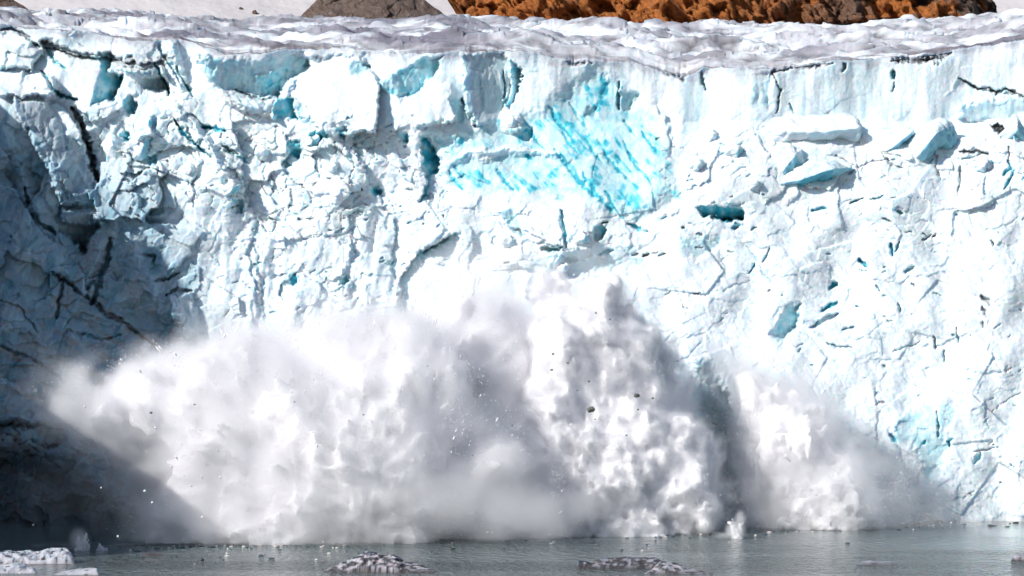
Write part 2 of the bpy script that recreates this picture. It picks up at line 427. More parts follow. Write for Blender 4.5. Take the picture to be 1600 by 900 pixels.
plate([(784, 178), (812, 176), (818, 198), (800, 210), (782, 198)], -1.4, 0, .5, 4)
stepd([(1010, 160), (1046, 188), (1050, 230), (1040, 250)], .5, 26)
stepd([(1044, 184), (1042, 210), (1050, 236)], 1.0, 12, .3, 5)
# centre: crescent shadow of the free pillar, stepped relief plus painted blue
stepd([(716, 362), (690, 380), (662, 396), (640, 424), (628, 462), (628, 500), (632, 552), (640, 600)][::-1], -0.0, 30)
stepd([(722, 358), (690, 376), (656, 392), (632, 424), (622, 462), (624, 500), (630, 552), (636, 620)], 2.6, 46, .35, 16)
crack([(716, 364), (690, 380), (662, 398), (642, 428), (632, 470), (630, 510), (636, 560)], 6, .3, blue=.4)
crack([(700, 372), (680, 386), (660, 396)], 3, 1, blue=.6, dirt_dark=.5)
stepd([(612, 330), (616, 372), (610, 410), (620, 450)], 1.2, 14, .3, 5)
stepd([(404, 330), (384, 400), (398, 440), (402, 500)], .9, 18, .3, 6)
stepd([(390, 372), (406, 420), (408, 466), (412, 510)], .7, 12, .35, 6)
stepd([(452, 428), (440, 440), (438, 458), (444, 470)], 1.4, 16, .4, 6)
stepd([(530, 425), (548, 440), (545, 470)], 1.2, 14, .3, 5)
crack([(530, 486), (552, 482), (562, 464)], 4, 1.2, blue=.5)
crack([(420, 340), (432, 346), (426, 366), (408, 352)], 2.5, .8, grey=.3)
stepd([(540, 330), (548, 372), (560, 410)], 1.0, 14)
# centre: grotto above the plume and ragged shelves
stepd([(790, 350), (830, 362), (880, 392), (850, 400)], -1.2, 20)
plate([(826, 432), (850, 430), (862, 446), (854, 468), (836, 472), (826, 456)], 2.4, .4, -1.2, 3, blue=.62, dirt_dark=.35)
crack([(876, 328), (880, 356), (886, 384)], 6, 1.6, blue=.65)
crack([(846, 388), (866, 390), (880, 384)], 6, 2, blue=.7, dirt_dark=.3)
plate([(928, 352), (948, 358), (938, 378), (926, 374)], 1.2, .6, -.8, 2, blue=.6, dirt_dark=.2)
crack([(980, 348), (998, 358), (1012, 362)], 4, 1.2, blue=.6)
plate([(776, 330), (800, 326), (816, 344), (820, 368), (804, 366), (788, 348)], .8, .6, -.5, 3, blue=.35)
crack([(938, 398), (958, 392)], 7, 1, blue=.8)
crack([(880, 400), (902, 408)], 7, 1, blue=.45)
crack([(786, 411), (796, 410)], 3, 1.2, dirt_dark=.9)
plate([(820, 400), (990, 380), (1010, 420), (880, 430), (830, 425)], .5, 0, -.3, 8, blue=.22)
for (x, y) in ((806, 360), (945, 350), (868, 384), (1008, 400), (1022, 396), (1032, 398), (992, 398)):
    crack([(x - 5, y + 1), (x + 5, y - 2)], 3, .8, dirt_dark=.8)
# right: wall below the rim
crack([(1206, 110), (1214, 126), (1220, 142), (1216, 156), (1212, 174)], 2.6, 1.2, dirt_dark=.75, blue=.3)
crack([(1232, 160), (1242, 178)], 2.2, .8, blue=.6)
crack([(1318, 100), (1321, 106), (1316, 112)], 5, 1.6, dirt_dark=.6, blue=.5)
crack([(1396, 112), (1396, 124)], 5, 1.6, dirt_dark=.5, blue=.6)
crack([(1396, 130), (1394, 142)], 3, 1, blue=.6)
crack([(1097, 112), (1098, 130), (1103, 142)], 4.5, 1.4, blue=.6, dirt_dark=.2)
crack([(1498, 122), (1512, 132), (1528, 139), (1545, 137), (1556, 146), (1572, 140), (1586, 144), (1602, 152), (1640, 160)], 3.6, 1.4, dirt_dark=.95)
stepd([(1498, 120), (1512, 130), (1528, 137), (1556, 143), (1602, 150), (1700, 165)], 1.0, 20)
plate([(1060, 112), (1110, 108), (1110, 200), (1070, 220), (1058, 160)], .5, .35, 0, 8, grey=.25, blue=.12)
plate([(1180, 112), (1210, 112), (1200, 168), (1170, 160)], .4, .4, 0, 5, blue=.22)
plate([(1290, 100), (1400, 96), (1400, 180), (1300, 178)], 0, 0, 0, 16, blue=.13, grey=.2)
plate([(1500, 160), (1590, 150), (1640, 170), (1540, 190), (1500, 185)], -1.2, .3, -.7, 3, blue=.22)
# right: ledge of toppled blocks
stepd([(1040, 250), (1110, 236), (1180, 206), (1240, 200), (1350, 206), (1420, 205), (1500, 214), (1600, 190)], -1.2, 26)
plate([(1545, 196), (1560, 190), (1580, 200), (1582, 216), (1566, 212), (1552, 205)], 2.6, .4, -1.4, 2, dirt_dark=.95)  # cave mouth painted near-black
plate([(1578, 192), (1596, 186), (1610, 220), (1584, 220)], -1.2, 1.0, -.3, 2, blue=.65)
crack([(1500, 238), (1524, 236), (1546, 242)], 4, 1.2, dirt_dark=.75)
crack([(1504, 248), (1540, 240)], 2.5, .6, dirt_dark=.5)
crack([(1500, 258), (1500, 280), (1496, 300)], 4, .9, dirt_dark=.45)
crack([(1466, 240), (1464, 262), (1470, 282)], 2.5, .6, dirt_dark=.35)
crack([(1380, 244), (1394, 256), (1412, 262)], 2.5, .8, dirt_dark=.55)
crack([(1300, 240), (1340, 262), (1360, 252), (1400, 248)], 2.0, .6, dirt_dark=.35)
plate([(1222, 286), (1250, 266), (1262, 256), (1262, 268), (1244, 280), (1238, 288)], 1.4, 1.2, -1.2, 2, blue=.65)
crack([(1574, 250), (1578, 262), (1566, 272)], 5, 1.2, blue=.8)
crack([(1584, 264), (1568, 296)], 4, 1, blue=.6)
plate([(1088, 322), (1110, 318), (1160, 328), (1162, 342), (1130, 343), (1100, 338)], 2.8, .2, -1.8, 2, blue=.85)
crack([(1110, 341), (1140, 344), (1162, 342)], 5, 2.4, dirt_dark=.6, blue=.9)
plate([(1130, 316), (1160, 318), (1152, 326), (1140, 322)], .8, .6, -.8, 2, blue=.5)
crack([(1144, 356), (1158, 352)], 5, 1, blue=.7)
plate([(1062, 372), (1120, 366), (1128, 384), (1090, 404), (1062, 404)], .3, .2, -.2, 6, blue=.26)
for (x, y, dx, dy, w, b, di) in ((1340, 314, 10, -4, 4, .8, .4), (1370, 308, 10, -3, 3, .6, .2), (1280, 327, 12, -2, 4, .7, 0), (1406, 332, 5, 2, 4, .5, .7), (1388, 345, 8, 3, 3, .2, .9), (1448, 370, 8, -4, 3, .3, .8), (1461, 367, 3, -2, 3, .1, .9),
        (1393, 388, 3, 10, 5, .8, .1), (1403, 384, 4, -8, 4, .9, .2), (1349, 410, 6, 6, 7, .85, 0), (1175, 420, 5, -9, 4, .7, .1), (1196, 398, 8, -12, 2.5, .5, .4), (1303, 446, 7, -5, 8, .8, 0), (1296, 478, 11, -8, 7, .7, 0), (1288, 500, 20, -10, 8, .25, 0),
        (1420, 422, 8, -4, 6, .5, 0), (1372, 450, 4, 6, 3, .6, .3), (1405, 480, 2, 6, 4, .7, .4), (1427, 446, 3, 3, 3, .4, .6), (1552, 380, 1, 5, 3, .1, .8), (1540, 470, 7, 8, 5, 0, 1), (1537, 486, 3, 6, 4, 0, .9), (1535, 506, 1, 4, 3, 0, .8),
        (1092, 365, 4, 1, 3, .2, .8), (1090, 458, 5, 0, 2.5, 0, .6), (1461, 536, 3, 12, 3, .4, .7), (1496, 524, 2, 14, 2.5, .6, 0), (1476, 556, 1, 9, 3, .7, .1), (1576, 576, -4, 4, 2, .3, .6), (1310, 540, 20, 4, 2.5, .4, .2), (1325, 514, 9, -1, 4, .5, 0), (1575, 240, 2, 10, 4, .3, .7)):
    crack([(x - dx, y - dy), (x + 1, y), (x + dx, y + dy)], w * .85, .5 + .15 * w, blue=b, dirt_dark=di * .55)
plate([(1232, 476), (1252, 474), (1244, 510), (1222, 534), (1204, 524), (1216, 500)], 2.0, .9, -.6, 4, blue=.5)
plate([(1392, 650), (1440, 636), (1476, 622), (1492, 640), (1480, 690), (1470, 740), (1452, 750), (1430, 700), (1400, 690)], .4, .15, -.2, 9, blue=.34)
crack([(1462, 644), (1466, 662), (1468, 682)], 3.5, .9, blue=.9)
crack([(1480, 690), (1482, 698)], 4, 1, blue=.8, dirt_dark=.3)
crack([(1390, 680), (1402, 692)], 5, 1, blue=.7)
crack([(1522, 724), (1534, 706)], 5, 1, blue=.5)
crack([(1522, 704), (1544, 702), (1562, 700)], 2, .5, dirt_dark=.5)
crack([(1368, 632), (1384, 628)], 3, .5, dirt_dark=.5); crack([(1368, 600), (1372, 660), (1366, 740)], 2, .2, dirt_dark=.1, grey=.3)
stepd([(1362, 590), (1372, 640), (1368, 700), (1364, 760)], .3, 14)
stepd([(1380, 664), (1400, 700), (1420, 760), (1430, 800)], .4, 14)
crack([(1270, 604), (1286, 640), (1330, 664)], 3, .3, blue=.4)
plate([(1290, 690), (1310, 670), (1326, 674), (1352, 704), (1360, 726), (1330, 742), (1300, 728)], 2.6, .5, -1.2, 4, blue=.35, grey=.6)  # hollow with the spray puff's grey-blue shadow tone painted in
crack([(1312, 698), (1326, 696), (1350, 702)], 2.5, .6, dirt_dark=.6)
# under the plume: crevice behind the gap, its dark partly painted grey-blue
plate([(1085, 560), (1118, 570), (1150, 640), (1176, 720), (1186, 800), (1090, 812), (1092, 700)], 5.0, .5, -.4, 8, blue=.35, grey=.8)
# scattered small ticks
rng = random.Random(4)
for k in range(210):
    if k < 110: x, y = rng.uniform(1020, 1650), rng.uniform(215, 790)
    elif k < 210: x, y = rng.uniform(330, 700), rng.uniform(180, 500)
    else: x, y = rng.uniform(-60, 330), rng.uniform(110, 640)
    a = rng.uniform(-.9, .5); L_ = rng.uniform(1.5, 6) * (1.4 if rng.random() < .2 else 1)
    crack([(x - L_ * math.cos(a), y - L_ * math.sin(a)), (x, y + rng.uniform(-1, 1)), (x + L_ * math.cos(a), y + L_ * math.sin(a))], rng.uniform(1.4, 2.6), rng.uniform(.3, .8), blue=rng.choice((.2, .4, .6, .8)), dirt_dark=rng.choice((0, 0, 0, .3, .7)))
# long faint fractures on the right slope
for k in range(14):
    x, y = rng.uniform(1020, 1640), rng.uniform(300, 780); a = rng.uniform(-.75, -.15) if rng.random() < .6 else rng.uniform(.6, 1.3)
    L_ = rng.uniform(14, 44); p = []
    for q in range(5):
        t = (q - 2) / 2; p.append((x + L_ * t * math.cos(a) + rng.uniform(-3, 3), y + L_ * t * math.sin(a) + rng.uniform(-3, 3)))
    crack(p, 1.7, rng.uniform(.2, .5), blue=rng.choice((.15, .3, .4)), dirt_dark=0)

plate([(1204, 100), (1262, 92), (1300, 92), (1262, 104), (1206, 114)], .6, .3, -.8, 2, dirt_dark=.8)
plate([(1388, 84), (1440, 84), (1492, 76), (1490, 86), (1440, 96), (1396, 98)], .6, .3, -.8, 2, dirt_dark=.8)
plate([(1024, 100), (1046, 106), (1076, 112), (1066, 124), (1040, 116)], .6, .3, -.8, 2, dirt_dark=.7)
plate([(870, 78), (924, 78), (918, 98), (886, 98), (892, 88)], .5, .3, -.8, 2, dirt_dark=.75)
# rim: dark cryoconite pockets
for (pts, w, di) in (([(876, 80), (900, 79), (922, 82)], 3.5, .95), ([(884, 96), (905, 94), (918, 88)], 3.5, .9), ([(884, 90), (900, 98), (925, 98)], 3, .8), ([(1028, 108), (1048, 112), (1068, 112)], 5, .95), ([(1050, 116), (1058, 122), (1062, 114)], 3, .9), ([(1208, 108), (1225, 102), (1258, 98)], 6, .9), ([(1206, 112), (1260, 103), (1300, 98)], 3, .6),
        ([(1392, 96), (1420, 92), (1440, 93), (1470, 92)], 4, .95), ([(1400, 90), (1440, 88), (1490, 82)], 3.5, .8)):
    crack(pts, w, 1.0, dirt_dark=di)
for k in range(14):
    x = 1392 + 88 * rng.random(); crack([(x, 88), (x + 2, 93 + 12 * rng.random() ** 2)], 2 + 3 * rng.random(), .6, dirt_dark=.8)

plate([(-190, 700), (30, 690), (110, 720), (200, 790), (340, 850), (-190, 860)], 0, 0, 0, 26, dirt_dark=.82)  # near-black tone laid over the wall foot at lower left
net = sstep(.05, .0, e2) * sstep(-.1, .35, fbm(U / 50, V / 50, 3, 181)) + .8 * sstep(.07, .0, e3) * sstep(.1, .45, fbm(U / 40, V / 40, 3, 183))
net = np.clip(net, 0, 1) * sstep(150, 230, V) * (1 - .35 * right)
D += .16 * net; BL = np.maximum(BL, .38 * net)
BL = BL * np.clip(.85 + .75 * fbm(U / 13, V / 17, 3, 185), .25, 1.15)
# drawn columns of U,V with depth -> world
DD = 400.0 + D
X = PX(U, DD); Z = PZ(V, DD)

# --- albedo of the ice (with some shade painted in: clean crust, old grey ice, dense blue ice, dirt)
base = np.ones(U.shape + (3,), np.float32) * np.array([0.765, 0.825, 0.865], np.float32)
lowf = fbm(U / 90, V / 110, 4, 101)
teal = np.clip(0.25 * sstep(0.0, .6, lowf) * (1 - right * .55) + 0.15 * fl * sstep(-.3, .5, fbm(U / 20, V / 60, 3, 104)), 0, 1)
teal += 0.55 * rub * sstep(.62, .95, r2) * sstep(.3, .7, fbm(U / 60, V / 60, 2, 109) + .45) + .3 * rub * sstep(.7, 1, r1)
teal += .55 * sstep(420, 250, U) * sstep(-.35, .5, fbm(U / 50, V / 50, 4, 111)) * .7
BLt = np.clip(np.maximum(BL, 0) + .5 * np.clip(teal, 0, 1) * .45, 0, 1)
def lerp(a, b, t): return a + (b - a) * t[..., None]
pale = np.array([0.50, 0.76, 0.82], np.float32); cyan = np.array([0.06, 0.54, 0.68], np.float32); deep = np.array([0.012, 0.28, 0.40], np.float32)
col = lerp(base, pale, sstep(0, .45, BLt)); col = lerp(col, cyan, sstep(.35, .8, BLt)); col = lerp(col, deep, sstep(.8, 1.05, BLt) * .7)
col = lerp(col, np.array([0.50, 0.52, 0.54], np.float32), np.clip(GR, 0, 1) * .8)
brown = sstep(.42, .8, fbm(U / 26, V / 16, 4, 131)) * .35 * sstep(180, 260, V) * (.35 + rub)
brown += sstep(.35, .8, fbm(U / 90 + .3, V / 26, 4, 133)) * .3 * sstep(330, 150, U)
col = lerp(col, np.array([0.22, 0.355, 0.45], np.float32), .85 * sstep(360, 230, U + 30 * fbm(U / 50, V / 50, 3, 119)) * sstep(150, 300, V - .6 * U + 60))  # old blue ice, painted darker to deepen the cast shadow
vs_ = sstep(.0, .55, fbm(U / 14, V / 110, 3, 171)) * np.clip(fl, 0, 1)
col = lerp(col, np.array([0.45, 0.64, 0.71], np.float32), .45 * vs_)
col = lerp(col, np.array([0.50, 0.70, 0.76], np.float32), .38 * sstep(.12, .5, fbm((U + V) / 70, (V - U) / 30, 4, 173)) * (1 - .6 * right))
left_shade = sstep(360, 250, U) * sstep(150, 300, V - .6 * U + 60)  # mask of the shadowed left wall, whose tints carry painted shade
col = lerp(col, np.array([0.42, 0.475, 0.51], np.float32), .7 * left_shade * sstep(-.05, .4, fbm((U + .6 * V) / 40, (V - .6 * U) / 60, 4, 175)))
col = lerp(col, np.array([0.16, 0.34, 0.42], np.float32), .7 * left_shade * sstep(.15, .5, fbm((U + .4 * V) / 24, (V - .4 * U) / 70, 4, 176)))
# thin dirty bands dipping to the right in the old ice at the lower left
bandc = (V - .62 * U) / 15 + 1.6 * fbm(U / 90, V / 90, 3, 135)
bands = sstep(.72, .98, np.sin(bandc * 2.1) * .5 + .5) * sstep(.0, .5, fbm(U / 20, V / 12, 3, 137) + .25) * sstep(330, 200, U) * sstep(400, 500, V)
brown += .6 * bands
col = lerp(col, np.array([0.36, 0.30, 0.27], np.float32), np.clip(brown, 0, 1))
col = lerp(col, np.array([0.035, 0.03, 0.03], np.float32), np.clip(DIRT_DARK, 0, 1))  # dirty spots, plus the dark painted into cracks and caves
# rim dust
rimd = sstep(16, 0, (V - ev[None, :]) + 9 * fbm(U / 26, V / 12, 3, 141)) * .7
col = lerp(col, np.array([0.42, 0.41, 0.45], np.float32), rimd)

# --- the top: continues from the rim back for 260 m
NT_ = 190
q = np.linspace(0, 1, NT_ + 1)[1:, None]
back = 230 * q ** 1.35
def smooth1(a, w):
    k = np.hanning(w * 2 + 1); k /= k.sum()
    return np.convolve(np.pad(a, w, mode='edge'), k, 'valid')
DS = smooth1(DD[-1], 40)[None, :]; ZS = smooth1(Z[-1], 30)[None, :]
bl = sstep(0, 9, back)
Yt = DD[-1:, :] * (1 - bl) + DS * bl + back
Xt = PX(U[-1:, :], DS) * (1 + back / 400 * 0.98) * bl + (1 - bl) * (X[-1:, :] + back * X[-1:, :] / 400)
rimZ = Z[-1:, :] * (1 - bl) + ZS * bl
horizon_v = 43 - 5 * sstep(300, 0, cols_u) + 4 * sstep(700, 1000, cols_u) - 5 * sstep(1350, 1600, cols_u)
Yend = DS + 150
Zend = PZ(horizon_v[None, :], Yend)
g = np.clip(back / 150, 0, 1)
Zt = rimZ + (Zend - rimZ) * (g + .10 * np.sin(g * math.pi)) - np.maximum(back - 150, 0) * 0.12
hx, hy = Xt, Yt
ham = sstep(0, 14, back)
hum = 3.0 * fbm(hx / 30 + 3, hy / 17, 3, 151) + 2.6 * (0.5 - billow(hx / 15, hy / 6.5, 3, 155)) + .45 * fbm(hx / 4, hy / 2.2, 3, 157)
near = sstep(0, 3, back)
hum = hum * (1 - .75 * sstep(70, 150, back))
hum = hum + .55 * chunks(hx / 7 + .4 * fbm(hx / 5, hy / 5, 2, 159), hy / 5, 152, 1.0)[0]
Zt = Zt + hum * ham * .85 + near * .25 * fbm(hx / 3, hy / 2, 2, 158)
tcol = np.ones(Zt.shape + (3,), np.float32) * np.array([0.60, 0.60, 0.645], np.float32)
hw = hy + 5 * fbm(hx / 22, hy / 22, 3, 160) + .12 * hx
w1 = fbm(hx / 34 + 8, hw / 20, 4, 161)
rightw = sstep(-30, 20, hx) * sstep(125, 70, hx) * sstep(3, 40, back)
tcol = lerp(tcol, np.array([0.17, 0.155, 0.20], np.float32), sstep(-.3, .3, w1) * (0.85 - .5 * rightw))
tcol = lerp(tcol, np.array([0.82, 0.84, 0.88], np.float32), sstep(.0, .35, fbm(hx / 20, hw / 13 + 7, 4, 163) + .18 * rightw))
line = 1 - np.abs(fbm(hx / 40, hw / 17, 3, 165)) * 9
tcol = lerp(tcol, np.array([0.07, 0.06, 0.065], np.float32), np.clip(line, 0, 1) * .85 * sstep(-.1, .3, fbm(hx / 14, hw / 14, 2, 166)))
line2 = 1 - np.abs(fbm(hx / 26 + 5, hw / 10, 3, 169)) * 8
tcol = lerp(tcol, np.array([0.12, 0.11, 0.125], np.float32), np.clip(line2, 0, 1) * .7)
tcol = lerp(tcol, np.array([0.2, 0.17, 0.17], np.float32), sstep(12, 2, back) * sstep(.0, .4, fbm(hx / 12, hy / 3, 3, 167)) * .75)
Zt -= np.clip(line, 0, 1) * ham * .9
Pf = np.stack([X, DD, Z], -1); Pt = np.stack([np.broadcast_to(Xt, Zt.shape), np.broadcast_to(Yt, Zt.shape), Zt], -1)
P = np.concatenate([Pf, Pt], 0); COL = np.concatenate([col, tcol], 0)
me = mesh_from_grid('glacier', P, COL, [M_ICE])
link('glacier', me, kind='structure', label='white and blue crevassed glacier front with a grey dusty top')
print('glacier', len(me.vertices))

# ------------------------------------------------------------------ headland of the same glacier, left of the frame (casts the big shadow)
# its crest follows the shadow edge back along the sunlight
def depth_at(u, v):
    c = int(round((u - cols_u[0]) / STEP)); c = min(max(c, 0), len(cols_u) - 1)
    r = int(np.argmin(np.abs(V[:, c] - v)))
    return float(DD[r, c])
SH = [(u_, v_, depth_at(u_, v_)) for u_, v_ in ((-60, 110), (0, 158), (40, 200), (66, 250), (98, 335), (165, 350), (200, 374), (250, 384), (285, 440), (300, 480), (312, 525))] + [ (125, 670, 352), (270, 760, 351), (365, 835, 350)]
crest = []
for (u, v, Y) in SH:
    p = Vector((PX(u, Y), Y, PZ(v, Y)))
    t = (p.x + 104) / (-TO_SUN.x)
    r_ = p + TO_SUN * t
    crest.append((r_.y, r_.z))
crest.sort()
print('crest', [(round(a), round(b)) for a, b in crest])
ys = np.linspace(crest[0][0] - 30, 425, 240); xs = np.linspace(-185, -93, 120)
cz = np.interp(ys, [c[0] for c in crest], [c[1] for c in crest])
cz = np.where(ys < crest[0][0], crest[0][1] - (crest[0][0] - ys) * 2.2, cz)
XX, YY = np.meshgrid(xs, ys)
prof = np.interp(XX.ravel(), [-185, -140, -104, -101, -93], [.94, 1.0, 1.0, .86, -.05]).reshape(XX.shape)
HZ = np.maximum(cz[:, None] * prof + (2.5 * fbm(XX / 14, YY / 9, 4, 201)) * (np.abs(XX + 104) > 3), -3)
HX = XX + 2.0 * fbm(YY / 9, HZ / 9, 3, 203) * (XX > -103)
hc = np.ones(HZ.shape + (3,), np.float32) * np.array([.72, .77, .81], np.float32)
me = mesh_from_grid('glacier_headland', np.stack([HX, YY, HZ], -1), hc, [M_ICE])
link('glacier_headland', me, kind='structure', label='ice headland of the glacier front reaching forward on the left')

# ------------------------------------------------------------------ water
def water_material():
    m = NT('fjord_water')
    m.b.inputs['Base Color'].default_value = (0.13, 0.165, 0.17, 1)
    m.b.inputs['Roughness'].default_value = 0.09
    m.b.inputs['IOR'].default_value = 1.33
    a = m.noise(1.0, 3, 0.55, ((0.9, 0.30, 1),)); b = m.noise(1.0, 3, 0.6, ((2.4, 0.8, 1),))
    calm = m.noise(1.0, 2, 0.5, ((0.012, 0.05, 1),))
    k = m.ramp(calm, [(0.42, (0.35, 0.35, 0.35)), (0.6, (1, 1, 1))])
    # the last metres before the ice stay smooth
    tc = m.new('ShaderNodeTexCoord'); sp = m.new('ShaderNodeSeparateXYZ'); m.ln(tc.outputs['Object'], sp.inputs[0])
    mr = m.new('ShaderNodeMapRange'); m.ln(sp.outputs[1], mr.inputs[0])
    mr.inputs[1].default_value = 332; mr.inputs[2].default_value = 368; mr.inputs[3].default_value = 1; mr.inputs[4].default_value = 0.12
    mm = m.new('ShaderNodeMath', operation='MULTIPLY'); m.ln(k, mm.inputs[0]); m.ln(mr.outputs[0], mm.inputs[1])
    b1 = m.new('ShaderNodeBump'); b1.inputs['Distance'].default_value = 3.0; m.ln(a, b1.inputs['Height']); m.ln(mm.outputs[0], b1.inputs['Strength'])
    b2 = m.new('ShaderNodeBump'); b2.inputs['Distance'].default_value = 1.0; m.ln(b, b2.inputs['Height']); m.ln(mm.outputs[0], b2.inputs['Strength']); m.ln(b1.outputs[0], b2.inputs['Normal'])
    m.ln(b2.outputs[0], m.b.inputs['Normal'])
    return m.m
M_WATER = water_material()
me = bpy.data.meshes.new('water')
me.from_pydata([(-2500, -2500, 0), (2500, -2500, 0), (2500, 430, 0), (-2500, 430, 0)], [], [(0, 1, 2, 3)])
me.materials.append(M_WATER)
link('water', me, kind='structure', label='grey green fjord water with small ripples')

# ------------------------------------------------------------------ mountains behind
def rock_mat(name, stops, scale, bumpd, rough=0.9):
    m = NT(name)
    a = m.noise(scale, 8, 0.65, None, 0.4); b = m.noise(scale * 5, 5, 0.7)
    c = m.ramp(a, stops)
    if name == 'orange_rock':
        tc = m.new('ShaderNodeTexCoord'); sp = m.new('ShaderNodeSeparateXYZ'); m.ln(tc.outputs['Object'], sp.inputs[0])
        mr = m.new('ShaderNodeMapRange'); m.ln(sp.outputs[0], mr.inputs[0]); mr.inputs[1].default_value = 60; mr.inputs[2].default_value = 100
        k2 = m.new('ShaderNodeMath', operation='MULTIPLY'); m.ln(mr.outputs[0], k2.inputs[0]); m.ln(m.ramp(m.noise(.07, 3), [(.42, (0, 0, 0)), (.52, (1, 1, 1))]), k2.inputs[1])
        c = m.mix(c, (.20, .14, .11), k2.outputs[0])
    c = m.mix(c, m.ramp(b, [(0.32, (0.35, 0.33, 0.32)), (0.6, (1.1, 1.1, 1.1))]), 0.8, 'MULTIPLY')
    m.ln(c, m.b.inputs['Base Color']); m.b.inputs['Roughness'].default_value = rough
    n = m.bump(a, bumpd); n = m.bump(b, bumpd * .3, 1, n); m.ln(n, m.b.inputs['Normal'])
    return m.m
M_ORANGE = rock_mat('orange_rock', [(0.28, (0.10, 0.05, 0.03)), (0.40, (0.50, 0.155, 0.03)), (0.55, (0.70, 0.235, 0.045)), (0.74, (0.45, 0.22, 0.11))], 0.22, 5)
M_BROWN = rock_mat('brown_scree', [(0.3, (0.10, 0.065, 0.05)), (0.5, (0.17, 0.12, 0.10)), (0.7, (0.24, 0.19, 0.17))], 0.5, 1.6)
snow = NT('snow')
sn = snow.noise(0.05, 5)
snow.ln(snow.ramp(sn, [(0.3, (0.52, 0.49, 0.50)), (0.7, (0.60, 0.575, 0.58))]), snow.b.inputs['Base Color']); snow.b.inputs['Roughness'].default_value = 0.7
snow.ln(snow.bump(sn, 2.0), snow.b.inputs['Normal'])
M_SNOW = snow.m

# snow slope
gx, gy = np.meshgrid(np.linspace(-420, 420, 90), np.linspace(640, 1500, 60))
gz = 60 + (gy - 640) * 0.42 + 5 * fbm(gx / 90, gy / 90, 3, 221)
link('snow_slope', mesh_from_grid('snow_slope', np.stack([gx, gy, gz], -1), None, [M_SNOW]), kind='structure', label='smooth pale snowfield rising behind the glacier')

def hill(name, label, uv, Y, depth, mat, seed, rough_amp, foot=80, lean=0.0):
    """a rock hill whose outline across the frame follows uv (photo points of the left and right flanks)."""
    us = [p[0] for p in uv]; vs = [p[1] for p in uv]
    n = 260
    uu = np.linspace(us[0], us[-1], n)
    crestv = np.interp(uu, us, vs)
    rows = 110
    P = np.zeros((rows, n, 3))
    for r in range(rows):
        s = r / (rows - 1)
        h = s ** 0.9
        y = Y + depth * s
        x = PX(uu, Y + depth) - lean * (1 - (uu - us[0]) / (us[-1] - us[0])) * np.maximum(h * (PZ(crestv, Y + depth) - foot) - 40, -10)
        zt = PZ(crestv, Y + depth)
        z = foot + (zt - foot) * h
        P[r, :, 0] = x; P[r, :, 1] = y; P[r, :, 2] = z
    X_, Z_ = P[:, :, 0], P[:, :, 2]
    P[:, :, 1] += -rough_amp * (.8 * fbm(X_ / 28, Z_ / 22, 5, seed) + .5 * chunks((X_ + .5 * Z_) / 9, (Z_ - .3 * X_) / 6, seed + 9)[0] + .22 * chunks((X_ + .5 * Z_) / 3.5, (Z_ - .3 * X_) / 2.5, seed + 11)[0] + .3 * fbm((X_ + Z_) / 3, (Z_ - X_) / 9, 3, seed + 4))
    P[:, :, 2] += .15 * rough_amp * fbm(X_ / 6, Z_ / 6, 3, seed + 3)
    return link(name, mesh_from_grid(name, P, None, [mat]), kind='structure', label=label)
hill('orange_rock_cliff', 'orange brown rock cliff behind the glacier top', [(744, 36), (752, 20), (762, -30), (900, -230), (1200, -300), (1450, -180), (1542, -40), (1554, 8), (1550, 32)], 700, 45, M_ORANGE, 231, 13, 80, 1.1)
hill('brown_scree_hill', 'dark brown rounded scree hill behind the glacier top', [(455, 40), (470, 24), (495, 0), (520, -10), (570, -22), (630, -14), (664, 0), (688, 18), (702, 32), (712, 40)], 660, 40, M_BROWN, 241, 2)
hill('brown_outcrop', 'small dark brown outcrop at the far left of the snowfield', [(-80, 30), (-40, -8), (0, -6), (20, 0), (36, 8), (44, 14), (54, 24)], 660, 30, M_BROWN, 243, 1.5)

# ------------------------------------------------------------------ spray thrown up by the falling ice
GH = 0.4
glo = np.array([-92.0, 328.0, -1.0]); gn_ = (410, 186, 128)
def lattice_noise(shape, cell, seed):
    """smooth random field on a regular grid, cell in voxels per axis."""
    cell = [c * .5 / GH for c in cell]
    r = np.random.default_rng(seed)
    n = [int(math.ceil(s / c)) + 4 for s, c in zip(shape, cell)]
    a = r.uniform(-1, 1, n).astype(np.float32)
    for ax in range(3):
        t = np.arange(shape[ax]) / cell[ax] + 1
        i = np.floor(t).astype(int); f = (t - i).astype(np.float32)
        W = np.zeros((shape[ax], n[ax]), np.float32)
        w = [(-f + 2 * f ** 2 - f ** 3) / 2, (2 - 5 * f ** 2 + 3 * f ** 3) / 2, (f + 4 * f ** 2 - 3 * f ** 3) / 2, (-f ** 2 + f ** 3) / 2]
        for k in range(4): W[np.arange(shape[ax]), i + k - 1] += w[k]
        a = np.moveaxis(np.tensordot(W, a, axes=(1, ax)), 0, ax)
    return a
gxv = (glo[0] + GH * np.arange(gn_[0])).astype(np.float32)[:, None, None]
gyv = (glo[1] + GH * np.arange(gn_[1])).astype(np.float32)[None, :, None]
gzv = (glo[2] + GH * np.arange(gn_[2])).astype(np.float32)[None, None, :]
wx = lattice_noise(gn_, (30, 30, 30), 1) * 3.2 + lattice_noise(gn_, (11, 11, 11), 2) * 1.3
wz = lattice_noise(gn_, (30, 30, 30), 3) * 3.2 + lattice_noise(gn_, (11, 11, 11), 4) * 1.3
def billow3(c, seed): return np.abs(lattice_noise(gn_, (c, c, c), seed))
puff = 2.8 * (billow3(28, 15) - .35) + 3.0 * (billow3(15, 11) - .35) + 1.5 * (billow3(7.5, 12) - .35) + 1.1 * (billow3(4.2, 13) - .35) + .8 * (billow3(2.4, 14) - .35)
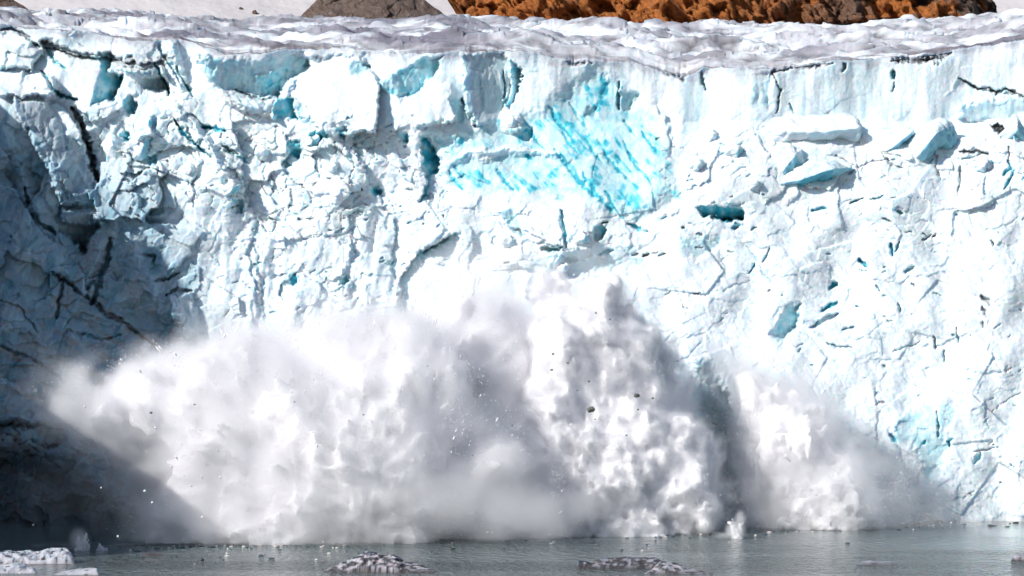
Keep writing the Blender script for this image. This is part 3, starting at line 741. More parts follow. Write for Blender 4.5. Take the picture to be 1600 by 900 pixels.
puffL = 3.6 * (billow3(26, 21) - .35) + 2.2 * (billow3(12, 24) - .35) + 1.0 * lattice_noise(gn_, (6, 6, 8), 22) + .6 * (billow3(5, 12) - .35) + .5 * (np.abs(lattice_noise(gn_, (2.5, 2.5, 3.4), 23)) - .35)
_nv = np.random.default_rng(77).uniform(-1, 1, (48, 48, 48)).astype(np.float32)
def samp(qx, qy, qz):
    qx, qy, qz = [q % 48 for q in (qx, qy, qz)]
    ix, iy, iz = [np.floor(q).astype(np.int32) % 48 for q in (qx, qy, qz)]
    fx, fy, fz = [(lambda f: f * f * (3 - 2 * f))((q - np.floor(q)).astype(np.float32)) for q in (qx, qy, qz)]
    r = 0
    for a in (0, 1):
        for b in (0, 1):
            w = (fx if a else 1 - fx) * (fy if b else 1 - fy)
            r = r + w * ((1 - fz) * _nv[(ix + a) % 48, (iy + b) % 48, iz] + fz * _nv[(ix + a) % 48, (iy + b) % 48, (iz + 1) % 48])
    return r
def fingers(sdf, u, v, Y, amp, k, seed):
    """jets of spray fanning out of the point where the ice struck the water."""
    m = np.abs(sdf) < 7
    i, j, l = np.nonzero(m)
    x = gxv.ravel()[i] + .5 * wx[m] - PX(u, Y); y = gyv.ravel()[j] - Y; z = gzv.ravel()[l] + .5 * wz[m] - PZ(v, Y)
    r = np.sqrt(x * x + y * y + z * z) + .1
    nx, ny, nz = x / r, y / r, z / r
    n = .6 * (1 - 2.2 * np.abs(samp(nx * k + seed, nz * k + ny * k * .7, r / 9))) + .4 * (1 - 2.2 * np.abs(samp(nx * k * 2.3 + seed + 9, nz * k * 2.3 + ny * k, r / 4.5))) + .25 * samp(nx * k * 5, nz * k * 5 + seed, r / 2.2)
    sdf[m] -= amp * n
    return sdf
def blobs(lst, k=1.6):
    acc = np.zeros(gn_, np.float32)
    for (u, v, Y, ru, rv, ry) in lst:
        cx, cz = PX(u, Y), PZ(v, Y); rx, rz = ru * Y / F, rv * Y / F
        dz = gzv + wz - cz
        if v > 680: dz = np.where(dz < 0, dz * .3, dz)
        q = np.sqrt(((gxv + wx - cx) / rx) ** 2 + ((gyv - Y) / ry) ** 2 + (dz / rz) ** 2)
        acc += np.exp(np.clip(-(q - 1) * min(rx, ry, rz) / k, -30, 12))
    return -k * np.log(acc + 1e-9)
LEFT = [(480, 700, 363, 225, 165, 17), (255, 640, 360, 130, 78, 12), (165, 668, 356, 66, 52, 9), (330, 605, 363, 112, 78, 13), (470, 568, 368, 145, 78, 14), (330, 700, 361, 110, 75, 12),
        (610, 650, 368, 145, 92, 16), (760, 600, 377, 100, 148, 12), (640, 760, 367, 190, 90, 16), (470, 765, 362, 150, 78, 13), (810, 750, 374, 130, 85, 14)]
COLM = [(952, 578, 383, 104, 116, 11), (930, 690, 379, 140, 150, 13), (1015, 720, 381, 90, 115, 11), (930, 770, 378, 185, 62, 11), (850, 600, 381, 52, 105, 10), (855, 700, 377, 90, 120, 13)]
RIGHT = [(1228, 690, 390, 84, 140, 9), (1180, 600, 391, 60, 62, 7), (1285, 755, 387, 130, 66, 12), (1270, 700, 389, 62, 70, 9), (1390, 795, 390, 62, 26, 8)]
sdL, sdC, sdR = blobs(LEFT), blobs(COLM), blobs(RIGHT)
sdL = fingers(sdL - puffL * .85, 560, 850, 368, 1.5, 8.5, 3); sdC = fingers(sdC - puff * .95, 940, 860, 384, 1.2, 10, 21); sdR = fingers(sdR - puff * .8, 1190, 840, 398, 1.4, 9, 33)
sd = np.minimum(np.minimum(sdL, sdC), sdR)

def surface_nets(f, lo, h):
    """closed surface of f<0 on a grid, as verts and quads."""
    s = f < 0
    m = np.zeros(tuple(n - 1 for n in f.shape), np.int8)
    for dx in (0, 1):
        for dy in (0, 1):
            for dz in (0, 1):
                m += s[dx:f.shape[0] - 1 + dx, dy:f.shape[1] - 1 + dy, dz:f.shape[2] - 1 + dz]
    act = np.argwhere((m > 0) & (m < 8))
    idx = np.full(m.shape, -1, np.int32); idx[tuple(act.T)] = np.arange(len(act))
    tot = np.zeros((len(act), 3)); cnt = np.zeros(len(act))
    for ax in range(3):
        o = [a for a in range(3) if a != ax]
        for p in (0, 1):
            for q_ in (0, 1):
                c0 = act.copy(); c0[:, o[0]] += p; c0[:, o[1]] += q_
                c1 = c0.copy(); c1[:, ax] += 1
                f0 = f[tuple(c0.T)]; f1 = f[tuple(c1.T)]
                x = (f0 < 0) != (f1 < 0)
                t = np.where(x, f0 / np.where(x, f0 - f1, 1), 0)
                pt = c0.astype(float); pt[:, ax] += t
                tot += pt * x[:, None]; cnt += x
    verts = tot / cnt[:, None] * h + lo
    quads = []
    for ax in range(3):
        o = [(ax + 1) % 3, (ax + 2) % 3]
        sl0 = [slice(None)] * 3; sl1 = [slice(None)] * 3
        sl0[ax] = slice(0, -1); sl1[ax] = slice(1, None)
        ch = np.argwhere(s[tuple(sl0)] != s[tuple(sl1)])
        ch = ch[(ch[:, o[0]] > 0) & (ch[:, o[1]] > 0) & (ch[:, o[0]] < f.shape[o[0]] - 1) & (ch[:, o[1]] < f.shape[o[1]] - 1)]
        flip = s[tuple(ch.T)]
        def at(a, b):
            c = ch.copy(); c[:, o[0]] += a; c[:, o[1]] += b
            return idx[tuple(c.T)]
        qd = np.stack([at(-1, -1), at(0, -1), at(0, 0), at(-1, 0)], 1)
        qd[~flip] = qd[~flip][:, ::-1]
        quads.append(qd[(qd >= 0).all(1)])
    return verts, np.concatenate(quads)

def mesh_from_quads(name, v, q, mat):
    me = bpy.data.meshes.new(name)
    me.vertices.add(len(v)); me.vertices.foreach_set('co', v.astype(np.float32).reshape(-1))
    me.loops.add(q.size); me.loops.foreach_set('vertex_index', q.reshape(-1).astype(np.int32))
    me.polygons.add(len(q)); me.polygons.foreach_set('loop_start', (np.arange(len(q)) * 4).astype(np.int32))
    me.update(calc_edges=True); me.polygons.foreach_set('use_smooth', np.ones(len(q), bool)); me.materials.append(mat)
    return me
spm = NT('spray_white')
spm.b.inputs['Base Color'].default_value = (0.89, 0.88, 0.905, 1); spm.b.inputs['Subsurface Weight'].default_value = 1; spm.b.inputs['Subsurface Radius'].default_value = (1, 1, 1); spm.b.inputs['Subsurface Scale'].default_value = .5; spm.b.inputs['Roughness'].default_value = 1; spm.b.inputs['Specular IOR Level'].default_value = 0
spm.ln(spm.bump(spm.noise(1.3, 6, 0.7), .8), spm.b.inputs['Normal'])
M_SPRAY = spm.m
for nm, f, c, lab in (('spray_plume', sdL, 2.5, 'wide soft white spray plume rolling to the left over the water'),
                      ('spray_column', sdC, 1.2, 'tallest billowing column of white spray in the middle'),
                      ('spray_puff', sdR, 3.6, 'low thin spray puff against the ice right of the dark gap')):
    ff = f + c
    ff[0] = ff[-1] = 1; ff[:, 0] = 1; ff[:, -1] = 1; ff[:, :, 0] = 1; ff[:, :, -1] = 1
    v_, q_ = surface_nets(ff, glo, GH)
    print(nm, len(q_))
    link(nm, mesh_from_quads(nm, v_, q_, M_SPRAY), kind='stuff', label=lab)

dens = 0.7 * np.clip(-sdL / 2.8, 0, 1) ** 1.3
dens = np.maximum(dens, 1.0 * np.clip(-sdC / 1.5, 0, 1))
dens = np.maximum(dens, 0.27 * np.clip(-sdR / 3.0, 0, 1) ** 1.2)
halo = np.clip(.5 + 1.6 * lattice_noise(gn_, (5, 5, 7), 41), 0, 1.5)
low_left = sstep(-46, -60, gxv) * sstep(16, 8, gzv)
dens = np.maximum(dens, .13 * (1 - .75 * low_left) * halo * np.exp(-np.clip(sdL + .3, 0, 9) / 1.3) * (sdL < 6))
dens = np.maximum(dens, .07 * halo * np.exp(-np.clip(sdR + .3, 0, 9) / 1.1) * (sdR < 5))
dens = np.maximum(dens, .10 * halo * np.exp(-np.clip(sdC + .3, 0, 9) / .9) * (sdC < 5))
VEIL = [(765, 515, 384, 120, 150, 8, .10), (420, 560, 372, 190, 90, 9, .05), (200, 660, 362, 130, 110, 9, .03), (120, 790, 352, 110, 80, 8, .02), (230, 770, 355, 110, 80, 8, .07), (1150, 640, 392, 110, 130, 6, .02), (960, 500, 386, 130, 130, 7, .05), (1340, 770, 393, 140, 70, 5, .07), (640, 800, 348, 430, 40, 10, .10), (1150, 824, 361.5, 17, 20, 2.0, .9), (1157, 806, 361.5, 9, 15, 1.4, .7), (1135, 834, 361, 26, 10, 1.8, .6), (1120, 828, 366, 36, 10, 1.6, .5), (128, 844, 339, 17, 24, 1.8, .5), (140, 856, 340, 50, 10, 3, .12)]
mod = .45 + 1.1 * billow3(12, 31) + .5 * lattice_noise(gn_, (6, 6, 6), 32)
for (u, v, Y, ru, rv, ry, dd) in VEIL:
    cx, cz = PX(u, Y), PZ(v, Y); rx, rz = ru * Y / F, rv * Y / F
    wf = .18 if ru < 30 else 1.0
    q = ((gxv + wf * wx - cx) / rx) ** 2 + ((gyv - Y) / ry) ** 2 + ((gzv + wf * wz - cz) / rz) ** 2
    dens = np.maximum(dens, dd * np.clip(1 - q, 0, 1) * np.clip(mod, .8 if ru < 30 else 0, 2))
dens = dens.astype(np.float32) * np.clip(gzv / .6, 0, 1)
dens[dens < .008] = 0
dens[0] = 0; dens[-1] = 0; dens[:, 0] = 0; dens[:, -1] = 0; dens[:, :, -1] = 0

# powder: tiny flying crumbs of ice that give the cloud its grain and ragged edge
rp = np.random.default_rng(5)
msk = (sd > -1.1) & (sd < 2.6) & (gzv > .2)
ii = np.argwhere(msk); sdv = sd[msk]
pw = np.where(sdv < .3, 1.0, np.exp(-(sdv - .3) / .7)) * np.clip(.1 + 2.2 * np.clip(lattice_noise(gn_, (7, 7, 7), 51)[msk], 0, 1), 0, 1)
pw /= pw.sum()
NP = 52000
ch = ii[rp.choice(len(ii), NP, p=pw)]
pc = glo + GH * (ch + rp.uniform(-.5, .5, (NP, 3)))
oc = np.array([(1, 0, 0), (-1, 0, 0), (0, 1, 0), (0, -1, 0), (0, 0, 1), (0, 0, -1)], float)
rad = .022 + .05 * rp.random(NP) ** 4 + .16 * (rp.random(NP) > .994) * rp.random(NP)
dirv = pc - np.array([PX(620, 368), 372, -2.0]); dirv /= np.linalg.norm(dirv, axis=1)[:, None]
vv = pc[:, None, :] + oc[None] * rad[:, None, None] * rp.uniform(.7, 1.3, (NP, 6, 1))
vv += dirv[:, None, :] * (oc @ np.array([0, 0, 1.0]))[None, :, None] * (rad * rp.uniform(.5, 3.0, NP))[:, None, None]
ft = np.array([(0, 2, 4), (2, 1, 4), (1, 3, 4), (3, 0, 4), (2, 0, 5), (1, 2, 5), (3, 1, 5), (0, 3, 5)])
tri = (ft[None] + 6 * np.arange(NP)[:, None, None]).reshape(-1, 3)
me = bpy.data.meshes.new('spray_crumbs')
me.vertices.add(NP * 6); me.vertices.foreach_set('co', vv.reshape(-1).astype(np.float32))
me.loops.add(tri.size); me.loops.foreach_set('vertex_index', tri.reshape(-1).astype(np.int32))
me.polygons.add(len(tri)); me.polygons.foreach_set('loop_start', (np.arange(len(tri)) * 3).astype(np.int32)); me.update(calc_edges=True)
crm = NT('ice_crumb'); crm.b.inputs['Base Color'].default_value = (.85, .86, .88, 1); crm.b.inputs['Roughness'].default_value = .8
me.materials.append(crm.m)
link('spray_crumbs', me, kind='stuff', label='fine flying crumbs and droplets of ice in the spray')

def volume_object(name, d, lo, h, mat):
    n = d.shape
    me = bpy.data.meshes.new(name)
    me.vertices.add(d.size)
    me.attributes.new('dens', 'FLOAT', 'POINT').data.foreach_set('value', np.ascontiguousarray(d.transpose(2, 1, 0)).ravel())
    ng = bpy.data.node_groups.new(name, 'GeometryNodeTree')
    ng.interface.new_socket('Geometry', in_out='INPUT', socket_type='NodeSocketGeometry')
    ng.interface.new_socket('Geometry', in_out='OUTPUT', socket_type='NodeSocketGeometry')
    N, L = ng.nodes.new, ng.links.new
    gi, go, vc = N('NodeGroupInput'), N('NodeGroupOutput'), N('GeometryNodeVolumeCube')
    vc.inputs['Min'].default_value = tuple(lo)
    vc.inputs['Max'].default_value = tuple(lo + h * (np.array(n) - 1))
    for k, a in enumerate('XYZ'): vc.inputs['Resolution ' + a].default_value = n[k]
    def vm(op, src, val):
        x = N('ShaderNodeVectorMath'); x.operation = op; L(src, x.inputs[0])
        if op == 'SCALE': x.inputs['Scale'].default_value = val
        elif val is not None: x.inputs[1].default_value = tuple(val)
        return x
    a = vm('SUBTRACT', N('GeometryNodeInputPosition').outputs[0], lo)
    a = vm('SCALE', a.outputs[0], 1 / h); a = vm('ADD', a.outputs[0], (.5, .5, .5)); a = vm('FLOOR', a.outputs[0], None)
    a = vm('DOT_PRODUCT', a.outputs[0], (1, n[0], n[0] * n[1]))
    si = N('GeometryNodeSampleIndex'); si.data_type = 'FLOAT'; si.clamp = True
    na = N('GeometryNodeInputNamedAttribute'); na.data_type = 'FLOAT'; na.inputs[0].default_value = 'dens'
    L(gi.outputs[0], si.inputs['Geometry']); L(na.outputs[0], si.inputs['Value']); L(a.outputs['Value'], si.inputs['Index'])
    L(si.outputs[0], vc.inputs['Density'])
    sm = N('GeometryNodeSetMaterial'); sm.inputs['Material'].default_value = mat
    L(vc.outputs[0], sm.inputs[0]); L(sm.outputs[0], go.inputs[0])
    o = link(name, me, kind='stuff', label='soft drifting mist round the plumes of spray')
    o.modifiers.new('mist', 'NODES').node_group = ng
    return o
mm_ = bpy.data.materials.new('mist'); mm_.use_nodes = True; nt_ = mm_.node_tree; nt_.nodes.clear()
out_ = nt_.nodes.new('ShaderNodeOutputMaterial'); pv = nt_.nodes.new('ShaderNodeVolumePrincipled'); nt_.links.new(pv.outputs[0], out_.inputs[1])
pv.inputs['Color'].default_value = (0.990, 0.987, 0.997, 1); pv.inputs['Density'].default_value = 1.0; pv.inputs['Anisotropy'].default_value = 0.1
volume_object('spray_mist', dens, glo, GH, mm_)

# ------------------------------------------------------------------ toppled ice blocks on the ledges
LIT_SHADE_TINTS = {0: (.80, .83, .86), 1: (.62, .74, .80), 2: (.30, .60, .70), 3: (.10, .42, .55)}  # lit faces stay white, shaded faces are painted bluer
def ice_block(label, out, inner, faces, thick=3.5, push=0.0, group=None, noise_amp=.30):
    """out: outline (u, v, dy); inner: ridge points; faces: (indices, painted shade level). dy is metres from the cliff behind it."""
    cu = sum(p[0] for p in out) / len(out); cv = sum(p[1] for p in out) / len(out)
    Y0 = np.median([depth_at(p[0], p[1]) for p in out]) + push
    pts = [Vector((PX(u, Y0 + dy), Y0 + dy, PZ(v, Y0 + dy))) for u, v, dy in list(out) + list(inner)]
    org = Vector((PX(cu, Y0), Y0, PZ(cv, Y0)))
    bm = bmesh.new(); cl = bm.loops.layers.float_color.new('tint')
    vs = [bm.verts.new(p - org) for p in pts]
    bk = [bm.verts.new((pts[k] - org) * .9 + Vector((0, thick, 0))) for k in range(len(out))]
    n = len(out)
    def face(v_, c):
        try: f = bm.faces.new(v_)
        except ValueError: return
        for l in f.loops: l[cl] = LIT_SHADE_TINTS[c] + (1,)
    for idx, c in faces: face([vs[k] for k in idx], c)
    for k in range(n): face([vs[(k + 1) % n], vs[k], bk[k], bk[(k + 1) % n]], 1)
    face(bk, 1)
    bmesh.ops.triangulate(bm, faces=bm.faces[:])
    bmesh.ops.recalc_face_normals(bm, faces=bm.faces[:])
    for _ in range(3): bmesh.ops.subdivide_edges(bm, edges=bm.edges[:], cuts=1, use_grid_fill=True)
    for _ in range(2): bmesh.ops.smooth_vert(bm, verts=bm.verts[:], factor=.5, use_axis_x=True, use_axis_y=True, use_axis_z=True)
    bmesh.ops.subdivide_edges(bm, edges=bm.edges[:], cuts=1, use_grid_fill=True)
    bm.normal_update()
    ar = np.array([v.co[:] for v in bm.verts]) + np.array(org)
    d = noise_amp * (fbm(ar[:, 0] / 1.1 + ar[:, 1] * .7, ar[:, 2] / 1.1 + ar[:, 1] * .4, 3, 301) + 1.0 * fbm(ar[:, 0] / 3.1, ar[:, 2] / 2.1 + ar[:, 1] * .5, 2, 302) + .5 * chunks(ar[:, 0] / 1.3 + ar[:, 1] * .5, ar[:, 2] / 1.0 + ar[:, 1] * .3, 303)[0])
    for v, k in zip(bm.verts, d): v.co += v.normal * float(k)
    me = bpy.data.meshes.new('ice_block'); bm.to_mesh(me); bm.free(); me.polygons.foreach_set('use_smooth', np.ones(len(me.polygons), bool))
    me.materials.append(M_ICE)
    o = link('ice_block', me, None, label, 'ice block', group); o.location = org
    return o
ice_block('broad white slab with a blue shaded underside on the right ledge',
    [(1195, 200, -2), (1207, 182, -.5), (1270, 180, -.5), (1336, 178, -.5), (1347, 196, -1), (1345, 224, 0), (1322, 234, .5), (1306, 224, 0), (1256, 227, 0), (1200, 224, -1)],
    [(1268, 208, -4.2), (1342, 200, -4)], [((0, 1, 2, 10), 0), ((2, 3, 11, 10), 0), ((3, 4, 11), 1), ((0, 10, 8, 9), 0), ((10, 11, 5, 6, 7, 8), 1), ((4, 5, 11), 1)])
ice_block('white wedge of ice between the broad slab and the rounded pointed block',
    [(1344, 214, -1), (1362, 200, -1), (1426, 198, -1), (1431, 212, 0), (1392, 244, 0), (1345, 235, -1)], [(1424, 207, -3.2), (1384, 238, -3.2)],
    [((0, 1, 2, 6, 7, 5), 0), ((2, 3, 6), 1), ((3, 4, 7, 6), 2), ((4, 5, 7), 2)])
ice_block('rounded pointed block leaning right with a deep blue shaded side on the right ledge',
    [(1392, 247, -1), (1420, 222, -1), (1448, 192, -1), (1470, 183, -.5), (1489, 196, 0), (1501, 222, 1), (1499, 238, 1), (1470, 234, 0), (1458, 250, 0), (1420, 257, 0)],
    [(1464, 206, -4.2), (1434, 242, -4)], [((0, 1, 2, 10, 11, 9), 0), ((2, 3, 4, 10), 1), ((4, 5, 6, 7, 10), 2), ((10, 7, 8, 11), 2), ((11, 8, 9), 2)])
ice_block('low grey white boulder with a cyan underside below the broad slab',
    [(1208, 290, -1), (1240, 264, -1), (1268, 250, -1), (1302, 249, -1), (1334, 262, 0), (1300, 281, 0), (1268, 290, 0), (1236, 293, 0)], [(1302, 264, -3.2), (1252, 281, -3)],
    [((0, 1, 2, 3, 8, 9), 1), ((3, 4, 8), 1), ((4, 5, 8), 2), ((8, 5, 6, 9), 3), ((9, 6, 7), 3), ((0, 9, 7), 2)])
ice_block('upright white block directly under the left end of the broad slab',
    [(1200, 228, -1), (1228, 224, -1), (1254, 232, -1), (1256, 262, 0), (1230, 284, 0), (1206, 262, -.5)], [(1244, 240, -2.6), (1222, 268, -2.4)],
    [((0, 1, 2, 6, 7, 5), 0), ((2, 3, 6), 1), ((3, 4, 7, 6), 2), ((4, 5, 7), 1)])
ice_block('tilted sharp flake beside the black cave at the right edge',
    [(1560, 214, 0), (1578, 196, -1), (1590, 180, -1), (1600, 196, 0), (1606, 222, 0), (1580, 222, 0)], [(1590, 200, -2.4)],
    [((0, 1, 2, 6), 0), ((2, 3, 6), 1), ((3, 4, 6), 2), ((4, 5, 6), 2), ((5, 0, 6), 1)])
ice_block('rounded white boulder in the blue hollow at the upper left',
    [(200, 226, -1), (208, 208, -1), (226, 204, -1), (240, 214, 0), (238, 236, 0), (222, 252, 0), (206, 246, -1)], [(226, 220, -2.6), (220, 240, -2.4)],
    [((0, 1, 2, 7), 0), ((2, 3, 7), 1), ((3, 4, 7), 2), ((4, 5, 8, 7), 2), ((5, 6, 8), 1), ((6, 0, 7, 8), 0)])
ice_block('grey blue triangular flake left of the rounded white boulder',
    [(152, 232, 0), (172, 204, -1), (190, 214, 0), (206, 254, 0), (176, 260, 0)], [(176, 226, -2.4)],
    [((0, 1, 5), 0), ((1, 2, 5), 1), ((2, 3, 5), 1), ((3, 4, 5), 1), ((4, 0, 5), 0)])
ice_block('small snowy knob at the foot of the grooved blue column',
    [(784, 206, -1), (782, 188, -1), (798, 178, -1), (814, 184, 0), (820, 200, 0), (804, 214, 0)], [(802, 192, -2)],
    [((0, 1, 2, 6), 0), ((2, 3, 6), 0), ((3, 4, 6), 1), ((4, 5, 6), 1), ((5, 0, 6), 0)])
ice_block('pale slab tipped over the dark crack in the upper middle left',
    [(344, 146, -1), (372, 150, -1), (408, 160, -1), (430, 162, 0), (428, 184, 0), (392, 178, 0), (356, 164, -.5)], [(404, 170, -2), (372, 160, -2)],
    [((0, 1, 2, 7, 8), 1), ((2, 3, 7), 1), ((3, 4, 7), 1), ((4, 5, 8, 7), 1), ((5, 6, 8), 1), ((6, 0, 8), 0)])
def auto_block(u, v, r, label, seed, blue=1):
    rg = random.Random(seed); n = 7
    out = []
    for k in range(n):
        a = math.pi + 2 * math.pi * k / n + rg.uniform(-.25, .25); q = r * rg.uniform(.75, 1.15)
        out.append((u + q * math.cos(a), v + q * .85 * math.sin(a), -.6 + .5 * math.cos(a) + .4 * math.sin(a)))
    inner = [(u + .25 * r, v - .2 * r, -.1 * r - .4), (u - .05 * r, v + .35 * r, -.09 * r - .3)]
    fs = [((0, 1, 7), 0), ((1, 2, 7), 0), ((2, 3, 7), 0), ((3, 4, 7), blue), ((4, 5, 8, 7), blue), ((5, 6, 8), 1), ((6, 0, 7, 8), 0)]  # right and lower faces get the painted shade tint
    return ice_block(label, out, inner, fs, 2.5)
for k, (u, v, r, lab, b) in enumerate((
        (486, 222, 13, 'chunky ice lump between the two small blue holes left of centre', 2), (520, 262, 15, 'broken ice lump in the rubble left of the dark blue slot', 1),
        (552, 292, 12, 'small angular lump lowest in the rubble left of the blue slot', 1), (410, 238, 14, 'pale ice lump right of the long slanting crack', 1),
        (360, 296, 15, 'blunt ice lump above the small blue hollow', 2), (296, 268, 14, 'white ice lump under the long slanting ridge', 1),
        (1110, 214, 16, 'ice lump on the ledge left of the broad slab', 1), (1150, 236, 15, 'cyan edged ice lump on the ledge below the fluted wall', 2),
        (1090, 258, 13, 'low ice lump on the slope right of the blue scar', 1), (1536, 258, 16, 'white ice lump on the slope below the black cave', 1),
        (1180, 288, 12, 'small ice lump above the dark cyan undercut', 1), (880, 418, 13, 'ragged ice lump over the crest of the spray', 1),
        (796, 378, 13, 'ragged ice lump left of the small grotto', 2), (910, 372, 14, 'ice lump on the broken shelf right of the small grotto', 2))):
    auto_block(u, v, r, lab, 700 + k, b)

# ------------------------------------------------------------------ floating ice
def y_of(v): return CAM_H * F / (v - VH)
def berg(label, sil, vb, depth, seed, base=(.80, .80, .83), dirt_dark=(.055, .05, .055), dirtiness=0.3, low=0.0, cat='floating ice', name='ice_floe', rough=.22, prof_pow=.55):
    Y = y_of(vb); u0, u1 = sil[0][0], sil[-1][0]
    n = int(max(40, (u1 - u0) * .9)); m = 60
    uu = np.linspace(u0, u1, n); top = np.interp(uu, [p[0] for p in sil], [p[1] for p in sil])
    h = np.maximum((vb - top), 0) * Y / F * .86
    w = np.linspace(0, 1, m)[:, None]
    ends = np.sqrt(np.clip(np.sin(np.pi * np.linspace(0, 1, n)), 0.02, 1))[None, :]
    pr = np.sin(np.pi * w ** .8) ** prof_pow
    y = Y + depth * ends * (w - .0)
    x = PX(uu, Y)[None, :] + 0 * y
    z = h[None, :] * pr
    rg = fbm(x / 1.3, y / 1.0 + z, 4, seed); fc, _, rr = chunks(x / 1.1 + .3 * rg, (y + z) / .9, seed + 5, 1.0)
    amp = np.clip(z / .8, 0, 1)
    z = z + amp * (rough * 1.1 * rg + rough * .3 * fc) - (1 - amp) * .25
    y = y - amp * (rough * .6 * fc + rough * rg)
    c = np.ones(z.shape + (3,), np.float32) * np.array(base, np.float32)
    c = c * np.array([.52, .52, .56], np.float32)
    f = sstep(-.05, .3, fbm(x / .9 + 9, (y * .5 + z * 1.6) / .6, 4, seed + 9) + (dirtiness - .24) * 1.5)
    c = lerp(c, np.array(dirt_dark, np.float32), f * .95)
    if low: c = lerp(c, np.array(dirt_dark, np.float32), sstep(.5, .1, z) * low)
    me = mesh_from_grid(name, np.stack([x, y, z], -1), c, [M_FLOE])
    me.transform(__import__('mathutils').Matrix.Translation((-float(x.mean()), -Y, 0)))
    o = link(name, me, None, label, cat); o.location = (float(x.mean()), Y, 0)
    return o
M_FLOE = ice_material('floe_ice', .5, .35)
berg('long white floe with a crinkled rounded right end at the left edge', [(-40, 864), (-10, 862), (20, 862), (38, 861), (44, 864), (56, 863), (66, 858), (78, 856), (92, 856), (102, 858), (108, 864), (113, 872), (116, 880)], 881, 8, 401, dirtiness=.12, rough=.3)
berg('low white floe nearest the left corner, in front of the longest floe', [(-30, 884), (0, 883), (20, 880), (32, 881), (40, 886), (50, 885), (56, 892)], 896, 5, 402, dirtiness=.0)
berg('thin flat white floe right of the corner floe', [(82, 895), (100, 891), (118, 889), (138, 887), (150, 887), (154, 894)], 898, 4, 403, dirtiness=.02, rough=.1)
berg('small white pyramid of ice before the dark spray at the left', [(147, 860), (151, 854), (153, 847), (156, 852), (160, 855), (166, 854), (168, 860)], 861, 3, 404, dirtiness=-.1, rough=.1, prof_pow=1)
berg('humped berg flecked black with a low tail to the right, lower centre left', [(502, 893), (512, 888), (520, 884), (540, 880), (548, 873), (560, 864), (572, 861), (580, 863), (596, 866), (612, 865), (620, 871), (630, 878), (642, 881), (658, 884), (668, 886), (678, 889)], 895, 7, 405, base=(.74, .68, .70), dirtiness=.36, low=.85, rough=.3)
berg('long dark log-like floe with a blunt left end, lower right of centre', [(902, 880), (904, 873), (912, 875), (925, 877), (940, 871), (975, 869), (1005, 870), (1022, 869), (1034, 874), (1042, 886)], 889, 3, 406, base=(.47, .46, .50), dirtiness=.42, low=.6, rough=.12)
berg('pointed pinkish floe overlapping the right end of the dark log-like floe', [(1006, 894), (1020, 888), (1034, 876), (1046, 875), (1060, 880), (1080, 888), (1100, 891), (1118, 894)], 897, 4, 407, base=(.70, .66, .68), dirtiness=.28, low=.5, rough=.15)
berg('flat white sliver of ice alone on the rippled water at the right', [(1338, 880), (1346, 876), (1360, 875), (1376, 877), (1392, 876), (1412, 881)], 883, 3, 408, base=(.72, .72, .76), dirtiness=.05, low=.7, rough=.08)
berg('little pale floe cut by the right edge', [(1580, 874), (1588, 868), (1600, 866), (1620, 872)], 877, 3, 409, base=(.72, .66, .66), dirtiness=.2, low=.7, rough=.1)
berg('small dark growler on the calm water before the clean ice foot at the right', [(1542, 822), (1548, 818), (1556, 819), (1562, 822)], 823, 3, 410, base=(.3, .3, .3), dirtiness=.5, rough=.1)
berg('flat brownish patch of ice drifting left of the humped berg', [(218, 865), (235, 862), (250, 865), (262, 868)], 869, 4, 411, base=(.2, .17, .17), dirtiness=.5, rough=.06)

def lump(name, label, cat, u, v, Y, r, colr, seed, sq=(1, 1, 1), group=None, kind=None, amp=.35, mat=None, sub=3):
    bm = bmesh.new(); bmesh.ops.create_icosphere(bm, subdivisions=sub, radius=1)
    ar = np.array([q.co[:] for q in bm.verts])
    d = 1 + amp * (fbm(ar[:, 0] * 1.2 + seed, ar[:, 1] * 1.2 + ar[:, 2] * 1.7, 3, seed) + .5 * chunks(ar[:, 0] * 1.5 + seed, ar[:, 2] * 1.5 + ar[:, 1], seed + 1)[0])
    for q, k in zip(bm.verts, d): q.co = Vector((q.co.x * sq[0], q.co.y * sq[1], q.co.z * sq[2])) * float(k) * r
    cl = bm.loops.layers.float_color.new('tint')
    for f in bm.faces:
        for l in f.loops: l[cl] = tuple(colr) + (1,)
    me = bpy.data.meshes.new(name); bm.to_mesh(me); bm.free(); me.materials.append(mat or M_FLOE)
    o = link(name, me, None, label, cat, group, kind); o.location = (PX(u, Y), Y, PZ(v, Y))
    return o
# pieces flung out of the spray
DARK = (.14, .13, .10)
for k, (u, v, r, Y, lab) in enumerate(((923, 640, 5.2, 350, 'largest dark lump flying in front of the tall white column'), (995, 618, 4.0, 352, 'second largest dark lump, flying right of the largest one'),
        (1020, 622, 1.8, 352, None), (864, 553, 2.0, 356, None), (862, 578, 2.0, 356, None), (887, 567, 1.8, 356, None), (920, 596, 1.8, 354, None), (931, 489, 1.7, 358, None), (997, 640, 1.6, 352, None), (953, 499, 1.5, 358, None),
        (800, 665, 1.6, 350, None), (902, 610, 1.3, 354, None), (236, 645, 2.0, 336, None), (979, 680, 1.5, 352, None), (460, 628, 1.3, 340, None), (304, 632, 1.3, 336, None), (568, 648, 1.4, 342, None), (738, 712, 1.4, 346, None), (930, 655, 1.3, 352, None), (1058, 564, 1.6, 356, None), (668, 572, 1.2, 350, None))):
    lump('ice_chunk', lab or 'tiny dark speck of ice or rock flying out of the spray', 'ice chunk', u, v, Y, r * Y / F, DARK, 500 + k, (1.15, .9, .85), 'dark pieces flung out of the spray' if lab is None else None, sub=2 if lab is None else 3)
